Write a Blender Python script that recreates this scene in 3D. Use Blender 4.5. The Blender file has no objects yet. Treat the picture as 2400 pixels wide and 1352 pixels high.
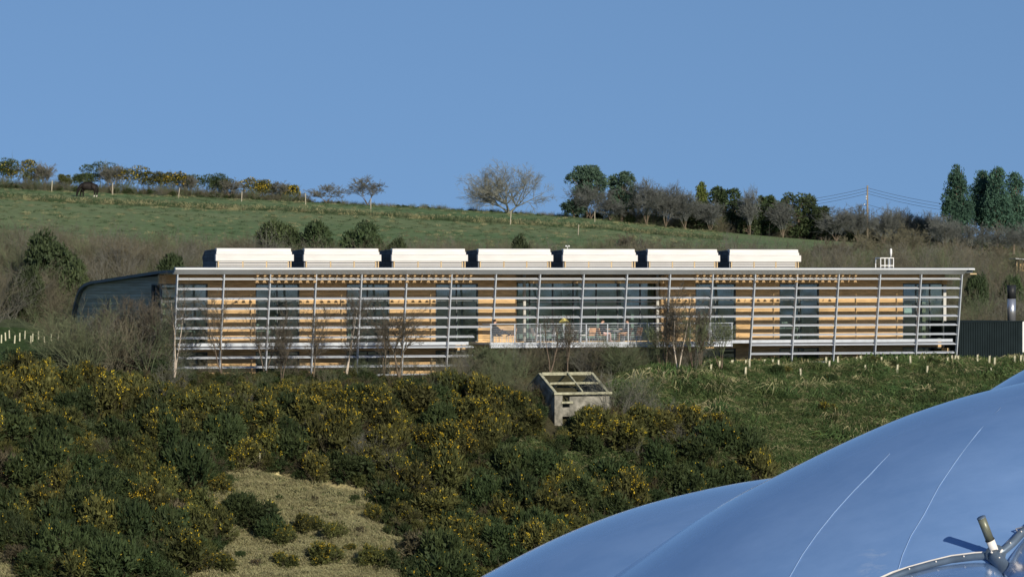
import bpy, math, random
import numpy as np
from mathutils import Vector, Matrix
R = math.radians
scene = bpy.context.scene
COL = scene.collection

# ------------------------------------------------------------------ camera, sky, sun, exposure
F = 10421.0                       # focal length in pixels of the 2400 px wide photograph
HOR = 644.0                       # row of the horizon
cam_d = bpy.data.cameras.new('camera'); cam = bpy.data.objects.new('camera', cam_d); COL.objects.link(cam)
cam_d.sensor_width = 36.0; cam_d.lens = 36.0 * F / 2400.0
cam_d.shift_y = (HOR - 676.0) / 2400.0
cam_d.clip_start = 1.0; cam_d.clip_end = 20000.0
cam.rotation_euler = (R(90), 0, 0)
scene.camera = cam

SUN_AZ = R(180 - 28)              # clockwise from +Y
SUN_EL = R(22)
world = bpy.data.worlds.new('World'); scene.world = world; world.use_nodes = True
wn = world.node_tree.nodes; wl = world.node_tree.links
bg = wn['Background']
sky = wn.new('ShaderNodeTexSky'); sky.sky_type = 'NISHITA'; sky.sun_disc = False
sky.sun_elevation = SUN_EL; sky.sun_rotation = SUN_AZ
sky.air_density = 1.0; sky.dust_density = 0.3; sky.ozone_density = 3.0
tc = wn.new('ShaderNodeTexCoord'); vadd = wn.new('ShaderNodeVectorMath'); vadd.operation = 'ADD'
vadd.inputs[1].default_value = (0, 0, 0.30)
vnm = wn.new('ShaderNodeVectorMath'); vnm.operation = 'NORMALIZE'
hs = wn.new('ShaderNodeHueSaturation'); hs.inputs['Hue'].default_value = 0.502; hs.inputs['Saturation'].default_value = 1.06
wl.new(tc.outputs['Generated'], vadd.inputs[0]); wl.new(vadd.outputs[0], vnm.inputs[0]); wl.new(vnm.outputs[0], sky.inputs[0])
wl.new(sky.outputs[0], hs.inputs['Color']); wl.new(hs.outputs[0], bg.inputs['Color'])
bg.inputs['Strength'].default_value = 0.115
sun_d = bpy.data.lights.new('sun', 'SUN'); sun_d.energy = 4.6; sun_d.angle = R(0.55); sun_d.color = (1.0, 0.90, 0.74)
sun = bpy.data.objects.new('sun', sun_d); COL.objects.link(sun)
SDIR = Vector((math.sin(SUN_AZ) * math.cos(SUN_EL), math.cos(SUN_AZ) * math.cos(SUN_EL), math.sin(SUN_EL)))
sun.rotation_euler = SDIR.to_track_quat('Z', 'Y').to_euler()
scene.view_settings.view_transform = 'Standard'; scene.view_settings.look = 'None'
scene.view_settings.exposure = 0.0; scene.view_settings.gamma = 1.0
scene.view_settings.use_curve_mapping = False
scene.cycles.max_bounces = 7; scene.cycles.transparent_max_bounces = 8
scene.cycles.diffuse_bounces = 4; scene.cycles.glossy_bounces = 3

# ------------------------------------------------------------------ helpers
def tag(o, label=None, cat=None, group=None, kind=None):
    if label: o['label'] = label
    if cat: o['category'] = cat
    if group: o['group'] = group
    if kind: o['kind'] = kind
    return o
def empty(name, loc, rz=0.0, parent=None):
    o = bpy.data.objects.new(name, None); COL.objects.link(o); o.location = loc; o.rotation_euler = (0, 0, rz)
    o.empty_display_size = 0.2
    if parent: o.parent = parent
    return o
def link(name, me, parent=None, loc=None, mats=None):
    o = bpy.data.objects.new(name, me); COL.objects.link(o)
    if parent: o.parent = parent
    if loc is not None: o.location = loc
    return o

MATS = {}
def mat(name, col, rough=0.8, var=0.15, scale=3.0, rnd=0.0, metal=0.0, bump=0.0, col2=None, spec=0.3, boards=None, stretch=None, bscale=None, trans=0.0):
    m = bpy.data.materials.new(name); m.use_nodes = True; n = m.node_tree.nodes; l = m.node_tree.links
    b = n['Principled BSDF']; b.inputs['Roughness'].default_value = rough; b.inputs['Metallic'].default_value = metal
    b.inputs['Specular IOR Level'].default_value = spec
    t = n.new('ShaderNodeTexCoord'); mp = n.new('ShaderNodeMapping'); l.new(t.outputs['Object'], mp.inputs[0])
    if stretch: mp.inputs['Scale'].default_value = stretch
    nz = n.new('ShaderNodeTexNoise'); nz.inputs['Scale'].default_value = scale; nz.inputs['Detail'].default_value = 5
    l.new(mp.outputs[0], nz.inputs['Vector'])
    rp = n.new('ShaderNodeValToRGB'); rp.color_ramp.elements[0].position = 0.3; rp.color_ramp.elements[1].position = 0.7
    a = [max(0, c * (1 - var)) for c in col]; c2 = col2 if col2 else [min(1, c * (1 + var)) for c in col]
    rp.color_ramp.elements[0].color = (*a, 1); rp.color_ramp.elements[1].color = (*c2, 1)
    l.new(nz.outputs['Fac'], rp.inputs[0]); out = rp.outputs[0]
    if rnd:
        oi = n.new('ShaderNodeObjectInfo'); mr = n.new('ShaderNodeMapRange')
        mr.inputs['To Min'].default_value = 1 - rnd; mr.inputs['To Max'].default_value = 1 + rnd
        l.new(oi.outputs['Random'], mr.inputs['Value'])
        hv = n.new('ShaderNodeHueSaturation'); l.new(mr.outputs[0], hv.inputs['Value']); l.new(out, hv.inputs['Color'])
        mr2 = n.new('ShaderNodeMapRange'); mr2.inputs['To Min'].default_value = .5 - rnd * .06; mr2.inputs['To Max'].default_value = .5 + rnd * .06
        ml = n.new('ShaderNodeMath'); ml.operation = 'FRACT'; ml2 = n.new('ShaderNodeMath'); ml2.operation = 'MULTIPLY'; ml2.inputs[1].default_value = 7.31
        l.new(oi.outputs['Random'], ml2.inputs[0]); l.new(ml2.outputs[0], ml.inputs[0]); l.new(ml.outputs[0], mr2.inputs['Value']); l.new(mr2.outputs[0], hv.inputs['Hue'])
        out = hv.outputs[0]
    hgt = None
    if boards:      # horizontal boards of the given height: a groove and a tone per board
        sp = n.new('ShaderNodeSeparateXYZ'); l.new(t.outputs['Object'], sp.inputs[0])
        dv = n.new('ShaderNodeMath'); dv.operation = 'DIVIDE'; dv.inputs[1].default_value = boards; l.new(sp.outputs['Z'], dv.inputs[0])
        fr = n.new('ShaderNodeMath'); fr.operation = 'FRACT'; l.new(dv.outputs[0], fr.inputs[0])
        fl = n.new('ShaderNodeMath'); fl.operation = 'FLOOR'; l.new(dv.outputs[0], fl.inputs[0])
        wn_ = n.new('ShaderNodeTexWhiteNoise'); wn_.noise_dimensions = '1D'; l.new(fl.outputs[0], wn_.inputs['W'])
        mr3 = n.new('ShaderNodeMapRange'); mr3.inputs['To Min'].default_value = .78; mr3.inputs['To Max'].default_value = 1.15; l.new(wn_.outputs['Value'], mr3.inputs['Value'])
        hv2 = n.new('ShaderNodeHueSaturation'); l.new(mr3.outputs[0], hv2.inputs['Value']); l.new(out, hv2.inputs['Color']); out = hv2.outputs[0]
        gr = n.new('ShaderNodeMapRange'); gr.inputs['From Min'].default_value = 0.0; gr.inputs['From Max'].default_value = .14; l.new(fr.outputs[0], gr.inputs['Value'])
        hgt = gr.outputs[0]
    l.new(out, b.inputs['Base Color'])
    if bump or boards:
        bp = n.new('ShaderNodeBump'); bp.inputs['Strength'].default_value = bump or 0.8; bp.inputs['Distance'].default_value = 0.03
        if hgt is None:
            nb = n.new('ShaderNodeTexNoise'); nb.inputs['Scale'].default_value = bscale or scale * 4; nb.inputs['Detail'].default_value = 4
            l.new(mp.outputs[0], nb.inputs['Vector']); hgt = nb.outputs['Fac']
        l.new(hgt, bp.inputs['Height']); l.new(bp.outputs[0], b.inputs['Normal'])
    if trans:
        b.inputs['Subsurface Weight'].default_value = 0
        tb = n.new('ShaderNodeBsdfTranslucent'); l.new(out, tb.inputs['Color']); mx = n.new('ShaderNodeMixShader'); mx.inputs[0].default_value = trans
        l.new(b.outputs[0], mx.inputs[1]); l.new(tb.outputs[0], mx.inputs[2]); l.new(mx.outputs[0], n['Material Output'].inputs[0])
    MATS[name] = m
    return m

# paints and building materials
mat('white_timber', (.68, .665, .64), .6, .09, 2.0, stretch=(.3, .3, 3))
mat('cream_timber', (.60, .45, .26), .7, .12, 4.0)
mat('back_grey', (.22, .24, .28), .7, .1, 3.0)
mat('slate_boards', (.11, .125, .135), .7, .25, 2.0, boards=.2)
mat('dark_cap', (.10, .125, .16), .5, .2, 2.0)
mat('larch', (.64, .43, .215), .7, .2, 3.0, boards=.15, stretch=(.6, .6, 5))
mat('grey_cedar', (.56, .46, .30), .8, .35, 1.2, boards=.17, col2=(.56, .53, .42), stretch=(.25, .25, 4))
mat('galvanised', (.47, .51, .56), .45, .10, 3.0, metal=0.25, spec=.5)
mat('louvre_metal', (.46, .50, .56), .5, .08, 2.0, metal=0.1, spec=.5)
mat('eave_metal', (.56, .58, .58), .4, .05, 1.0, metal=.2, spec=.5)
mat('roof_metal', (.12, .145, .16), .5, .12, 1.0, metal=.2)
mat('window_frame', (.09, .105, .11), .5, .1, 3.0)
mat('interior', (.50, .53, .50), .9, .25, .6)
mat('interior_light', (.55, .55, .52), .8, .1, 1.0)
mat('deck', (.45, .45, .44), .7, .1, 2.0)
mat('concrete', (.17, .17, .14), .9, .5, 2.2, bump=.7, col2=(.36, .345, .29))
mat('lichen_beam', (.34, .335, .235), .9, .35, 4.0, bump=.4)
mat('shed_green', (.014, .022, .025), .85, .15, 1.0, spec=.05)
mat('black_metal', (.02, .022, .025), .5, .2, 3.0)
mat('stainless', (.62, .63, .66), .3, .05, 2.0, metal=.8)
mat('pole_wood', (.24, .20, .15), .9, .2, 3.0)
mat('post_wood', (.40, .36, .27), .9, .2, 5.0, rnd=.15)
mat('guard_plastic', (.56, .54, .38), .6, .12, 5.0, rnd=.15)
mat('wire', (.03, .03, .035), .6, .1, 1.0)
mat('white_paint', (.8, .8, .78), .6, .05, 2.0)
mat('stone', (.42, .40, .36), .9, .3, 6.0, bump=.5, rnd=.15)
# vegetation
mat('bark', (.16, .125, .09), .9, .3, 2.0, rnd=.15)
mat('ash_bark', (.20, .205, .17), .9, .25, 2.0, rnd=.1)
mat('birch_bark', (.58, .50, .40), .8, .35, 3.0, rnd=.08)
mat('birch_twig', (.115, .10, .075), .9, .2, 3.0, rnd=.1)
mat('brown_twig', (.150, .138, .092), .9, .3, .8, rnd=.22)
mat('olive_twig', (.130, .158, .084), .9, .3, .8, rnd=.2)
mat('ridge_twig', (.135, .145, .135), .9, .25, .8, rnd=.15)
mat('grey_twig', (.16, .158, .13), .9, .25, .8, rnd=.12)
mat('gorse_green', (.064, .078, .020), .75, .45, 2.2, rnd=.3, col2=(.108, .112, .034), trans=.12)
mat('gorse_dark', (.030, .054, .016), .75, .35, 2.0, rnd=.25, col2=(.054, .078, .026), trans=.1)
mat('gorse_brown', (.078, .070, .040), .85, .4, 2.0, rnd=.3)
mat('gorse_flower', (.52, .36, .02), .7, .25, 6.0, rnd=.15, col2=(.66, .50, .04), trans=.15)
mat('under_twig', (.075, .062, .036), .9, .3, .8, rnd=.25, col2=(.12, .10, .06))
mat('evergreen', (.040, .068, .030), .7, .4, 1.5, rnd=.25, col2=(.070, .098, .038), trans=.1)
mat('pine', (.060, .115, .085), .8, .3, 1.0, rnd=.12, col2=(.095, .155, .10), trans=.1)
mat('cypress', (.045, .105, .078), .8, .35, 1.0, rnd=.12, col2=(.075, .15, .10), trans=.1)
mat('golden_conifer', (.10, .13, .03), .8, .3, 1.0)
mat('ivy', (.022, .042, .014), .5, .4, 2.0, col2=(.05, .08, .02), trans=.1)
mat('grass_green', (.050, .105, .030), .85, .35, .8, rnd=.4, col2=(.135, .19, .065), trans=.2)
mat('rush', (.05, .085, .035), .85, .3, .8)
mat('grass_straw', (.36, .34, .18), .9, .25, .8, rnd=.2, trans=.2)
mat('horse_coat', (.013, .010, .009), .6, .3, 3.0, spec=.2)
mat('horse_mane', (.01, .009, .009), .6, .2, 8.0)
mat('horse_sock', (.6, .55, .48), .8, .1, 8.0)
mat('skin', (.55, .33, .23), .6, .06, 8.0)
mat('black_cloth', (.02, .022, .03), .9, .2, 8.0)
mat('grey_cloth', (.07, .075, .085), .9, .2, 8.0)
mat('pink_cloth', (.62, .42, .38), .9, .1, 8.0)
mat('hair', (.025, .018, .014), .7, .2, 8.0)
mat('chair_wood', (.50, .28, .15), .6, .15, 5.0)
mat('yellow_cloth', (.55, .50, .16), .8, .1, 5.0)
mat('dome_steel', (.13, .18, .245), .4, .2, 4.0, metal=.3)
mat('pipe_olive', (.17, .18, .13), .4, .15, 3.0, metal=.2, spec=.6)
mat('pipe_white', (.80, .77, .72), .45, .08, 6.0)

def glass_mat():
    m = bpy.data.materials.new('window_glass'); m.use_nodes = True; n = m.node_tree.nodes; l = m.node_tree.links
    for x in list(n):
        if x.type != 'OUTPUT_MATERIAL': n.remove(x)
    g = n.new('ShaderNodeBsdfGlossy'); g.inputs['Roughness'].default_value = .04; g.inputs['Color'].default_value = (.85, .9, .85, 1)
    t = n.new('ShaderNodeBsdfTransparent'); t.inputs['Color'].default_value = (.74, .82, .80, 1)
    tx = n.new('ShaderNodeTexCoord'); nz = n.new('ShaderNodeTexNoise'); nz.inputs['Scale'].default_value = .35
    bp = n.new('ShaderNodeBump'); bp.inputs['Strength'].default_value = .08; bp.inputs['Distance'].default_value = .1
    l.new(tx.outputs['Object'], nz.inputs['Vector']); l.new(nz.outputs['Fac'], bp.inputs['Height']); l.new(bp.outputs[0], g.inputs['Normal'])
    fr = n.new('ShaderNodeFresnel'); fr.inputs['IOR'].default_value = 1.85
    mx = n.new('ShaderNodeMixShader'); l.new(fr.outputs[0], mx.inputs[0]); l.new(t.outputs[0], mx.inputs[1]); l.new(g.outputs[0], mx.inputs[2])
    l.new(mx.outputs[0], n['Material Output'].inputs[0]); MATS['glass'] = m
glass_mat()

def film_mat():
    m = bpy.data.materials.new('dome_film'); m.use_nodes = True; n = m.node_tree.nodes; l = m.node_tree.links
    b = n['Principled BSDF']; b.inputs['Roughness'].default_value = .22; b.inputs['Specular IOR Level'].default_value = .9
    b.inputs['Coat Weight'].default_value = 1.0; b.inputs['Coat IOR'].default_value = 1.75; b.inputs['Coat Roughness'].default_value = .12
    t = n.new('ShaderNodeTexCoord'); n1 = n.new('ShaderNodeTexNoise'); n1.inputs['Scale'].default_value = .9; n1.inputs['Detail'].default_value = 6; n1.inputs['Roughness'].default_value = .65
    mp = n.new('ShaderNodeMapping'); mp.inputs['Rotation'].default_value = (0, R(30), 0); mp.inputs['Scale'].default_value = (.6, 1, 1.6)
    l.new(t.outputs['Object'], mp.inputs[0]); l.new(mp.outputs[0], n1.inputs['Vector'])
    r = n.new('ShaderNodeValToRGB'); e = r.color_ramp.elements; e[0].position = .3; e[0].color = (.160, .300, .575, 1); e[1].position = .72; e[1].color = (.230, .385, .68, 1)  # whitish film: the blue of the reflected sky is put into its colour
    l.new(n1.outputs['Fac'], r.inputs[0])
    # whitish scuffs of salt and dust
    n2 = n.new('ShaderNodeTexNoise'); n2.inputs['Scale'].default_value = 2.6; n2.inputs['Detail'].default_value = 9; n2.inputs['Roughness'].default_value = .75; n2.inputs['Distortion'].default_value = .8
    l.new(mp.outputs[0], n2.inputs['Vector'])
    r2 = n.new('ShaderNodeValToRGB'); f = r2.color_ramp.elements; f[0].position = .64; f[0].color = (0, 0, 0, 1); f[1].position = .80; f[1].color = (.55, .55, .55, 1)
    l.new(n2.outputs['Fac'], r2.inputs[0])
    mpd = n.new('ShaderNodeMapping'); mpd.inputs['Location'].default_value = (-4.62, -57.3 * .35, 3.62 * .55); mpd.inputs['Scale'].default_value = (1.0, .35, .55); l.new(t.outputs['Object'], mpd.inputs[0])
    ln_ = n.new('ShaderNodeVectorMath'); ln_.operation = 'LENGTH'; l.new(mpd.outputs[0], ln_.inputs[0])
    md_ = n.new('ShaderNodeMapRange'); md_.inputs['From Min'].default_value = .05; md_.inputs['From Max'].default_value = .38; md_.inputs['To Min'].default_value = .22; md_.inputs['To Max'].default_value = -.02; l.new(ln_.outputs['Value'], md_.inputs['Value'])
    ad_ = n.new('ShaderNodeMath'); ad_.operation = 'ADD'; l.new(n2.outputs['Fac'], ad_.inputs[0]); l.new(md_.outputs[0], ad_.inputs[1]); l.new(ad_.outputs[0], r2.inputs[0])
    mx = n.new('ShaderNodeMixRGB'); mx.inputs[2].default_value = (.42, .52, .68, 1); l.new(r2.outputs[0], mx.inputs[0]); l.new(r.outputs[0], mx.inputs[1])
    l.new(mx.outputs[0], b.inputs['Base Color'])
    bp = n.new('ShaderNodeBump'); bp.inputs['Strength'].default_value = .12; bp.inputs['Distance'].default_value = .05; l.new(n1.outputs['Fac'], bp.inputs['Height']); l.new(bp.outputs[0], b.inputs['Normal'])
    MATS['film'] = m
film_mat()

def ground_mat():
    m = bpy.data.materials.new('hillside_ground'); m.use_nodes = True; n = m.node_tree.nodes; l = m.node_tree.links
    b = n['Principled BSDF']; b.inputs['Roughness'].default_value = .95; b.inputs['Specular IOR Level'].default_value = .1
    a = n.new('ShaderNodeAttribute'); a.attribute_name = 'Col'
    t = n.new('ShaderNodeTexCoord'); n1 = n.new('ShaderNodeTexNoise'); n1.inputs['Scale'].default_value = 1.6; n1.inputs['Detail'].default_value = 8; n1.inputs['Roughness'].default_value = .7
    l.new(t.outputs['Object'], n1.inputs['Vector'])
    mr = n.new('ShaderNodeMapRange'); mr.inputs['From Min'].default_value = .3; mr.inputs['From Max'].default_value = .7; mr.inputs['To Min'].default_value = .6; mr.inputs['To Max'].default_value = 1.4
    l.new(n1.outputs['Fac'], mr.inputs['Value'])
    h = n.new('ShaderNodeHueSaturation'); l.new(a.outputs['Color'], h.inputs['Color']); l.new(mr.outputs[0], h.inputs['Value']); l.new(h.outputs[0], b.inputs['Base Color'])
    bp = n.new('ShaderNodeBump'); bp.inputs['Strength'].default_value = .9; bp.inputs['Distance'].default_value = .25; l.new(n1.outputs['Fac'], bp.inputs['Height']); l.new(bp.outputs[0], b.inputs['Normal'])
    MATS['ground'] = m
ground_mat()

def build(name, V, T, mi, mats, smooth=False):
    """numpy verts (n,3), faces (m,k), material index per face -> mesh"""
    me = bpy.data.meshes.new(name)
    V = np.asarray(V, np.float32); T = np.asarray(T, np.int32); k = T.shape[1]
    me.vertices.add(len(V)); me.vertices.foreach_set('co', V.ravel())
    me.loops.add(T.size); me.loops.foreach_set('vertex_index', T.ravel())
    me.polygons.add(len(T)); me.polygons.foreach_set('loop_start', np.arange(len(T), dtype=np.int32) * k)
    me.polygons.foreach_set('loop_total', np.full(len(T), k, np.int32))
    me.polygons.foreach_set('material_index', np.asarray(mi, np.int32))
    if smooth: me.polygons.foreach_set('use_smooth', np.ones(len(T), bool))
    for m in mats: me.materials.append(MATS[m])
    me.update(calc_edges=True)
    return me

class PM:
    """plain mesh: boxes, prisms, tubes"""
    def __init__(s): s.v = []; s.f = []; s.m = []
    def add(s, v, f, m=0):
        b = len(s.v); s.v += [tuple(p) for p in v]; s.f += [tuple(b + i for i in q) for q in f]; s.m += [m] * len(f)
    def box(s, x0, x1, y0, y1, z0, z1, m=0):
        s.add([(x0, y0, z0), (x1, y0, z0), (x1, y1, z0), (x0, y1, z0), (x0, y0, z1), (x1, y0, z1), (x1, y1, z1), (x0, y1, z1)],
              [(0, 3, 2, 1), (4, 5, 6, 7), (0, 1, 5, 4), (1, 2, 6, 5), (2, 3, 7, 6), (3, 0, 4, 7)], m)
    def prism(s, pts, a, b, axis='x', m=0):     # pts (p,q) polygon swept along axis
        n = len(pts); mk = {'x': lambda t, p, q: (t, p, q), 'y': lambda t, p, q: (p, t, q), 'z': lambda t, p, q: (p, q, t)}[axis]
        v = [mk(a, p, q) for p, q in pts] + [mk(b, p, q) for p, q in pts]
        f = [tuple(range(n))[::-1], tuple(range(n, 2 * n))] + [(i, (i + 1) % n, n + (i + 1) % n, n + i) for i in range(n)]
        s.add(v, f, m)
    def tube(s, pts, r, n=8, m=0, cap=True):
        pts = [Vector(p) for p in pts]; rr = r if isinstance(r, (list, tuple)) else [r] * len(pts); rings = []
        for i, p in enumerate(pts):
            d = (pts[min(i + 1, len(pts) - 1)] - pts[max(i - 1, 0)]).normalized()
            a = d.cross(Vector((0, 0, 1)));
            if a.length < .05: a = d.cross(Vector((0, 1, 0)))
            a.normalize(); b = d.cross(a)
            rings.append([p + (a * math.cos(2 * math.pi * k / n) + b * math.sin(2 * math.pi * k / n)) * rr[i] for k in range(n)])
        v = [q for g in rings for q in g]; f = []
        for i in range(len(pts) - 1):
            for k in range(n): f.append((i * n + k, i * n + (k + 1) % n, (i + 1) * n + (k + 1) % n, (i + 1) * n + k))
        if cap: f += [tuple(range(n))[::-1], tuple((len(pts) - 1) * n + k for k in range(n))]
        s.add(v, f, m)
    def mesh(s, name, mats, smooth=False, bevel=None):
        me = bpy.data.meshes.new(name); me.from_pydata(s.v, [], s.f)
        for m in mats: me.materials.append(MATS[m])
        me.polygons.foreach_set('material_index', s.m)
        if smooth: me.polygons.foreach_set('use_smooth', [True] * len(s.f))
        me.update(); return me
    def obj(s, name, mats, parent=None, smooth=False, loc=None):
        if isinstance(mats, str): mats = [mats]
        return link(name, s.mesh(name, mats, smooth), parent, loc)
def boxo(name, m, x0, x1, y0, y1, z0, z1, parent=None):
    p = PM(); p.box(x0, x1, y0, y1, z0, z1); return p.obj(name, m, parent)

def copy_tree(root, loc, rz=None, scale=None, parent=None):
    o = root.copy(); COL.objects.link(o); o.location = loc
    if rz is not None: o.rotation_euler = (0, 0, rz)
    if scale is not None: o.scale = (scale, scale, scale) if not isinstance(scale, tuple) else scale
    for c in root.children:
        d = c.copy(); COL.objects.link(d); d.parent = o
        for g in c.children:
            e = g.copy(); COL.objects.link(e); e.parent = d
    return o

# smooth value noise
_rng0 = np.random.RandomState(7); _TAB = _rng0.rand(256, 256)
def vnoise(x, y):
    x = np.asarray(x, float); y = np.asarray(y, float); xi = np.floor(x).astype(int); yi = np.floor(y).astype(int)
    fx = x - xi; fy = y - yi; fx = fx * fx * (3 - 2 * fx); fy = fy * fy * (3 - 2 * fy)
    g = lambda a, b: _TAB[a & 255, b & 255]
    return (g(xi, yi) * (1 - fx) + g(xi + 1, yi) * fx) * (1 - fy) + (g(xi, yi + 1) * (1 - fx) + g(xi + 1, yi + 1) * fx) * fy
def fbm(x, y, o=4):
    s = 0; a = .5
    for k in range(o): s = s + a * (vnoise(x * 2 ** k + 13.7 * k, y * 2 ** k + 5.1 * k) - .5); a *= .5
    return s

# ------------------------------------------------------------------ site geometry
TH = R(22); CS, SN = math.cos(TH), math.sin(TH)
X0, Y0 = -783.0 / F * 263.0, 263.0
BAY = 2.9; NB = 18; LEN = BAY * NB
def UV(x, y): return (x - X0) * CS + (y - Y0) * SN, -(x - X0) * SN + (y - Y0) * CS
def WXY(u, v): return X0 + u * CS - v * SN, Y0 + u * SN + v * CS
def S(px, v):                      # distance along the front at depth v that shows at column px
    q = (px - 1200.0) / F
    return (q * Y0 + q * v * CS - X0 + v * SN) / (CS - q * SN)
def VD(px, u):
    q = (px - 1200.0) / F
    return (X0 + u * CS - q * (Y0 + u * SN)) / (q * CS + SN)
def ZR(py, u, v): return (HOR - py) / F * (Y0 + u * SN + v * CS)
def YV(px, v):                     # distance at which column px crosses depth v
    q = (np.asarray(px, float) - 1200.0) / F
    return (v + Y0 * CS - X0 * SN) / (CS - q * SN)
VM, VR = 62.0, 170.0
PXR = [-1500, 0, 180, 500, 700, 900, 1190, 1400, 1560, 1700, 1880, 2100, 2400, 4000]
PYR = [420, 440, 449, 463, 472, 482, 499, 513, 532, 545, 560, 575, 595, 600]
PXM = [-1500, 0, 500, 1000, 1500, 1880, 2400, 4000]
PYM = [590, 602, 625, 635, 632, 634, 645, 645]
def pol(pt, poly):
    x, y = pt; x = np.asarray(x, float); y = np.asarray(y, float); ins = np.zeros(x.shape, bool); n = len(poly)
    for i in range(n):
        x1, y1 = poly[i]; x2, y2 = poly[(i + 1) % n]
        c = ((y1 > y) != (y2 > y)) & (x < (x2 - x1) * (y - y1) / ((y2 - y1) or 1e-9) + x1); ins ^= c
    return ins
def H(x, y):
    x = np.asarray(x, float); y = np.asarray(y, float)
    u, v = UV(x, y); ym = np.maximum(y, 60); px = 1200 + F * x / ym
    base = -6.25 + .62 * np.clip(u / 52, -.2, 1.1)
    base = base + .35 * np.exp(-((u + 9) / 7) ** 2)
    d = np.maximum(0, -3.2 - v)
    dr = d + .9 * fbm(x * .12, y * .12, 3) * np.clip(d, 0, 1)
    slope = base - .46 * dr - .35 * np.clip(dr - 9, 0, 4) + .0 * d
    slope = slope + 2.0 * fbm(x * .23, y * .23, 4) * np.clip(d / 3, 0, 1) + .55 * fbm(x * 1.0, y * 1.0, 3) * np.clip(d / 1.5, 0, 1)
    slope = np.maximum(slope, -46)
    zm = (HOR - np.interp(px, PXM, PYM)) / F * YV(px, VM)
    zr = (HOR - np.interp(px, PXR, PYR)) / F * YV(px, VR)
    v0 = np.where(u < -1.5, 6.0, 16.5)
    a = np.clip((v - v0) / (VM - v0), 0, 1); a = a ** .85
    back = base + (zm - base) * a
    b = np.clip((v - VM) / (VR - VM), 0, 1); b = b ** .9
    back = back + (zr - zm) * b - np.clip(v - VR, 0, 900) * .03
    back = back + .5 * fbm(x * .06, y * .06, 3) * np.clip((v - v0) / 20, 0, 1) * (1 - .75 * b)
    return np.where(v < -3.2, slope, back)
def project(x, y, z): return 1200 + F * x / y, HOR - F * z / y
SAND = [[(440, 1190), (520, 1115), (560, 1100), (640, 1108), (700, 1124), (790, 1130), (870, 1142), (893, 1190), (930, 1240), (962, 1290), (968, 1400), (380, 1400), (500, 1300), (520, 1260), (462, 1225)],
        [(-60, 1285), (30, 1300), (70, 1400), (-60, 1400)], [(975, 1175), (1003, 1190), (1010, 1245), (985, 1262), (950, 1215)]]
BANK = [(1440, 905), (1500, 868), (1620, 862), (1760, 850), (2600, 840), (2600, 1250), (1760, 1250), (1790, 1120), (1750, 1062), (1718, 1010), (1700, 975), (1560, 958), (1480, 940)]
GLADE = [[(1290, 1078), (1400, 1062), (1470, 1085), (1440, 1135), (1330, 1150)], [(1190, 1040), (1240, 1030), (1300, 1075), (1230, 1085)], [(1660, 1060), (1690, 1055), (1705, 1120), (1665, 1110)]]

# ------------------------------------------------------------------ ground
def make_ground():
    pxs = np.concatenate([np.linspace(-4200, -150, 30), np.arange(-140, 2545, 10.0), np.linspace(2560, 6600, 30)])
    ys = np.concatenate([np.linspace(110, 224, 24), np.arange(225, 300, .45), np.arange(300, 480, 1.6), np.geomspace(482, 4500, 40)])
    PX, YY = np.meshgrid(pxs, ys); X = (PX - 1200) / F * YY
    Z = H(X, YY); ppx, ppy = project(X, YY, Z)
    u, v = UV(X, YY)
    n1 = fbm(X * .35, YY * .35, 4); n2 = fbm(X * .05 + 9, YY * .12, 4); n3 = fbm(X * 1.3, YY * 1.3, 3)
    soil = np.array([.060, .056, .030]); past = np.array([.125, .195, .085]); past2 = np.array([.225, .255, .125]); scr = np.array([.080, .098, .052])
    sand = np.array([.34, .30, .155]); bank = np.array([.050, .085, .028]); straw = np.array([.20, .19, .09])
    C = np.where((ppx > 1780)[..., None] & (v < 30)[..., None], bank, soil) * np.ones(X.shape + (1,))
    wv = np.clip((v - 66 + 26 * n2 + 8 * n1) / 10, 0, 1)[..., None]
    pmix = np.clip(.5 + 2.6 * n2 + 1.2 * fbm(X * .02, YY * .5, 4), 0, 1)[..., None]
    fieldc = past * (1 - pmix * .62) + past2 * pmix * .62
    C = np.where((v > 8)[..., None], scr * (1 - wv) + fieldc * wv, C)
    ln = (u < -2) & (v > 2) & (v < 24); C = np.where(ln[..., None], bank * .9, C)
    nb = pol((ppx + 40 * n1, ppy + 30 * n3), BANK) & (v < 4)
    C = np.where(nb[..., None], bank * (1 - np.clip(.5 + 2 * n1, 0, 1)[..., None] * .6) + straw * np.clip(.5 + 2 * n1, 0, 1)[..., None] * .6, C)
    for q in GLADE: C = np.where((pol((ppx + 30 * n1, ppy + 30 * n3), q) & (v < 0))[..., None], bank * .7 + straw * .4, C)
    for q in SAND:
        m = pol((ppx + 50 * n1, ppy + 40 * n3), q) & (v < 0)
        C = np.where(m[..., None], sand * np.clip(1 + 2.2 * n1 + 1.8 * n3 + .8 * fbm(X * 2.2, YY * .5, 3), .45, 1.6)[..., None] * (1 + np.clip(n2 * 3, -.5, .5)[..., None] * np.array([-.25, .0, -.1])), C)
    ny, nx = X.shape; V = np.stack([X, YY, Z], -1).reshape(-1, 3)
    i = np.arange(ny * nx).reshape(ny, nx)
    T = np.stack([i[:-1, :-1], i[:-1, 1:], i[1:, 1:], i[1:, :-1]], -1).reshape(-1, 4)
    me = build('hillside', V, T, np.zeros(len(T)), ['ground'], True)
    ca = me.color_attributes.new('Col', 'FLOAT_COLOR', 'POINT')
    ca.data.foreach_set('color', np.concatenate([C.reshape(-1, 3), np.ones((C.size // 3, 1))], 1).astype(np.float32).ravel())
    tag(link('hillside', me), kind='structure')
    g = PM(); g.add([(-6000, -6000, -46.5), (6000, -6000, -46.5), (6000, 6000, -46.5), (-6000, 6000, -46.5)], [(0, 1, 2, 3)])
    mat('valley_floor', (.07, .085, .04), .95, .4, .02)
    tag(g.obj('ground', 'valley_floor'), kind='structure')
make_ground()

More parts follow.
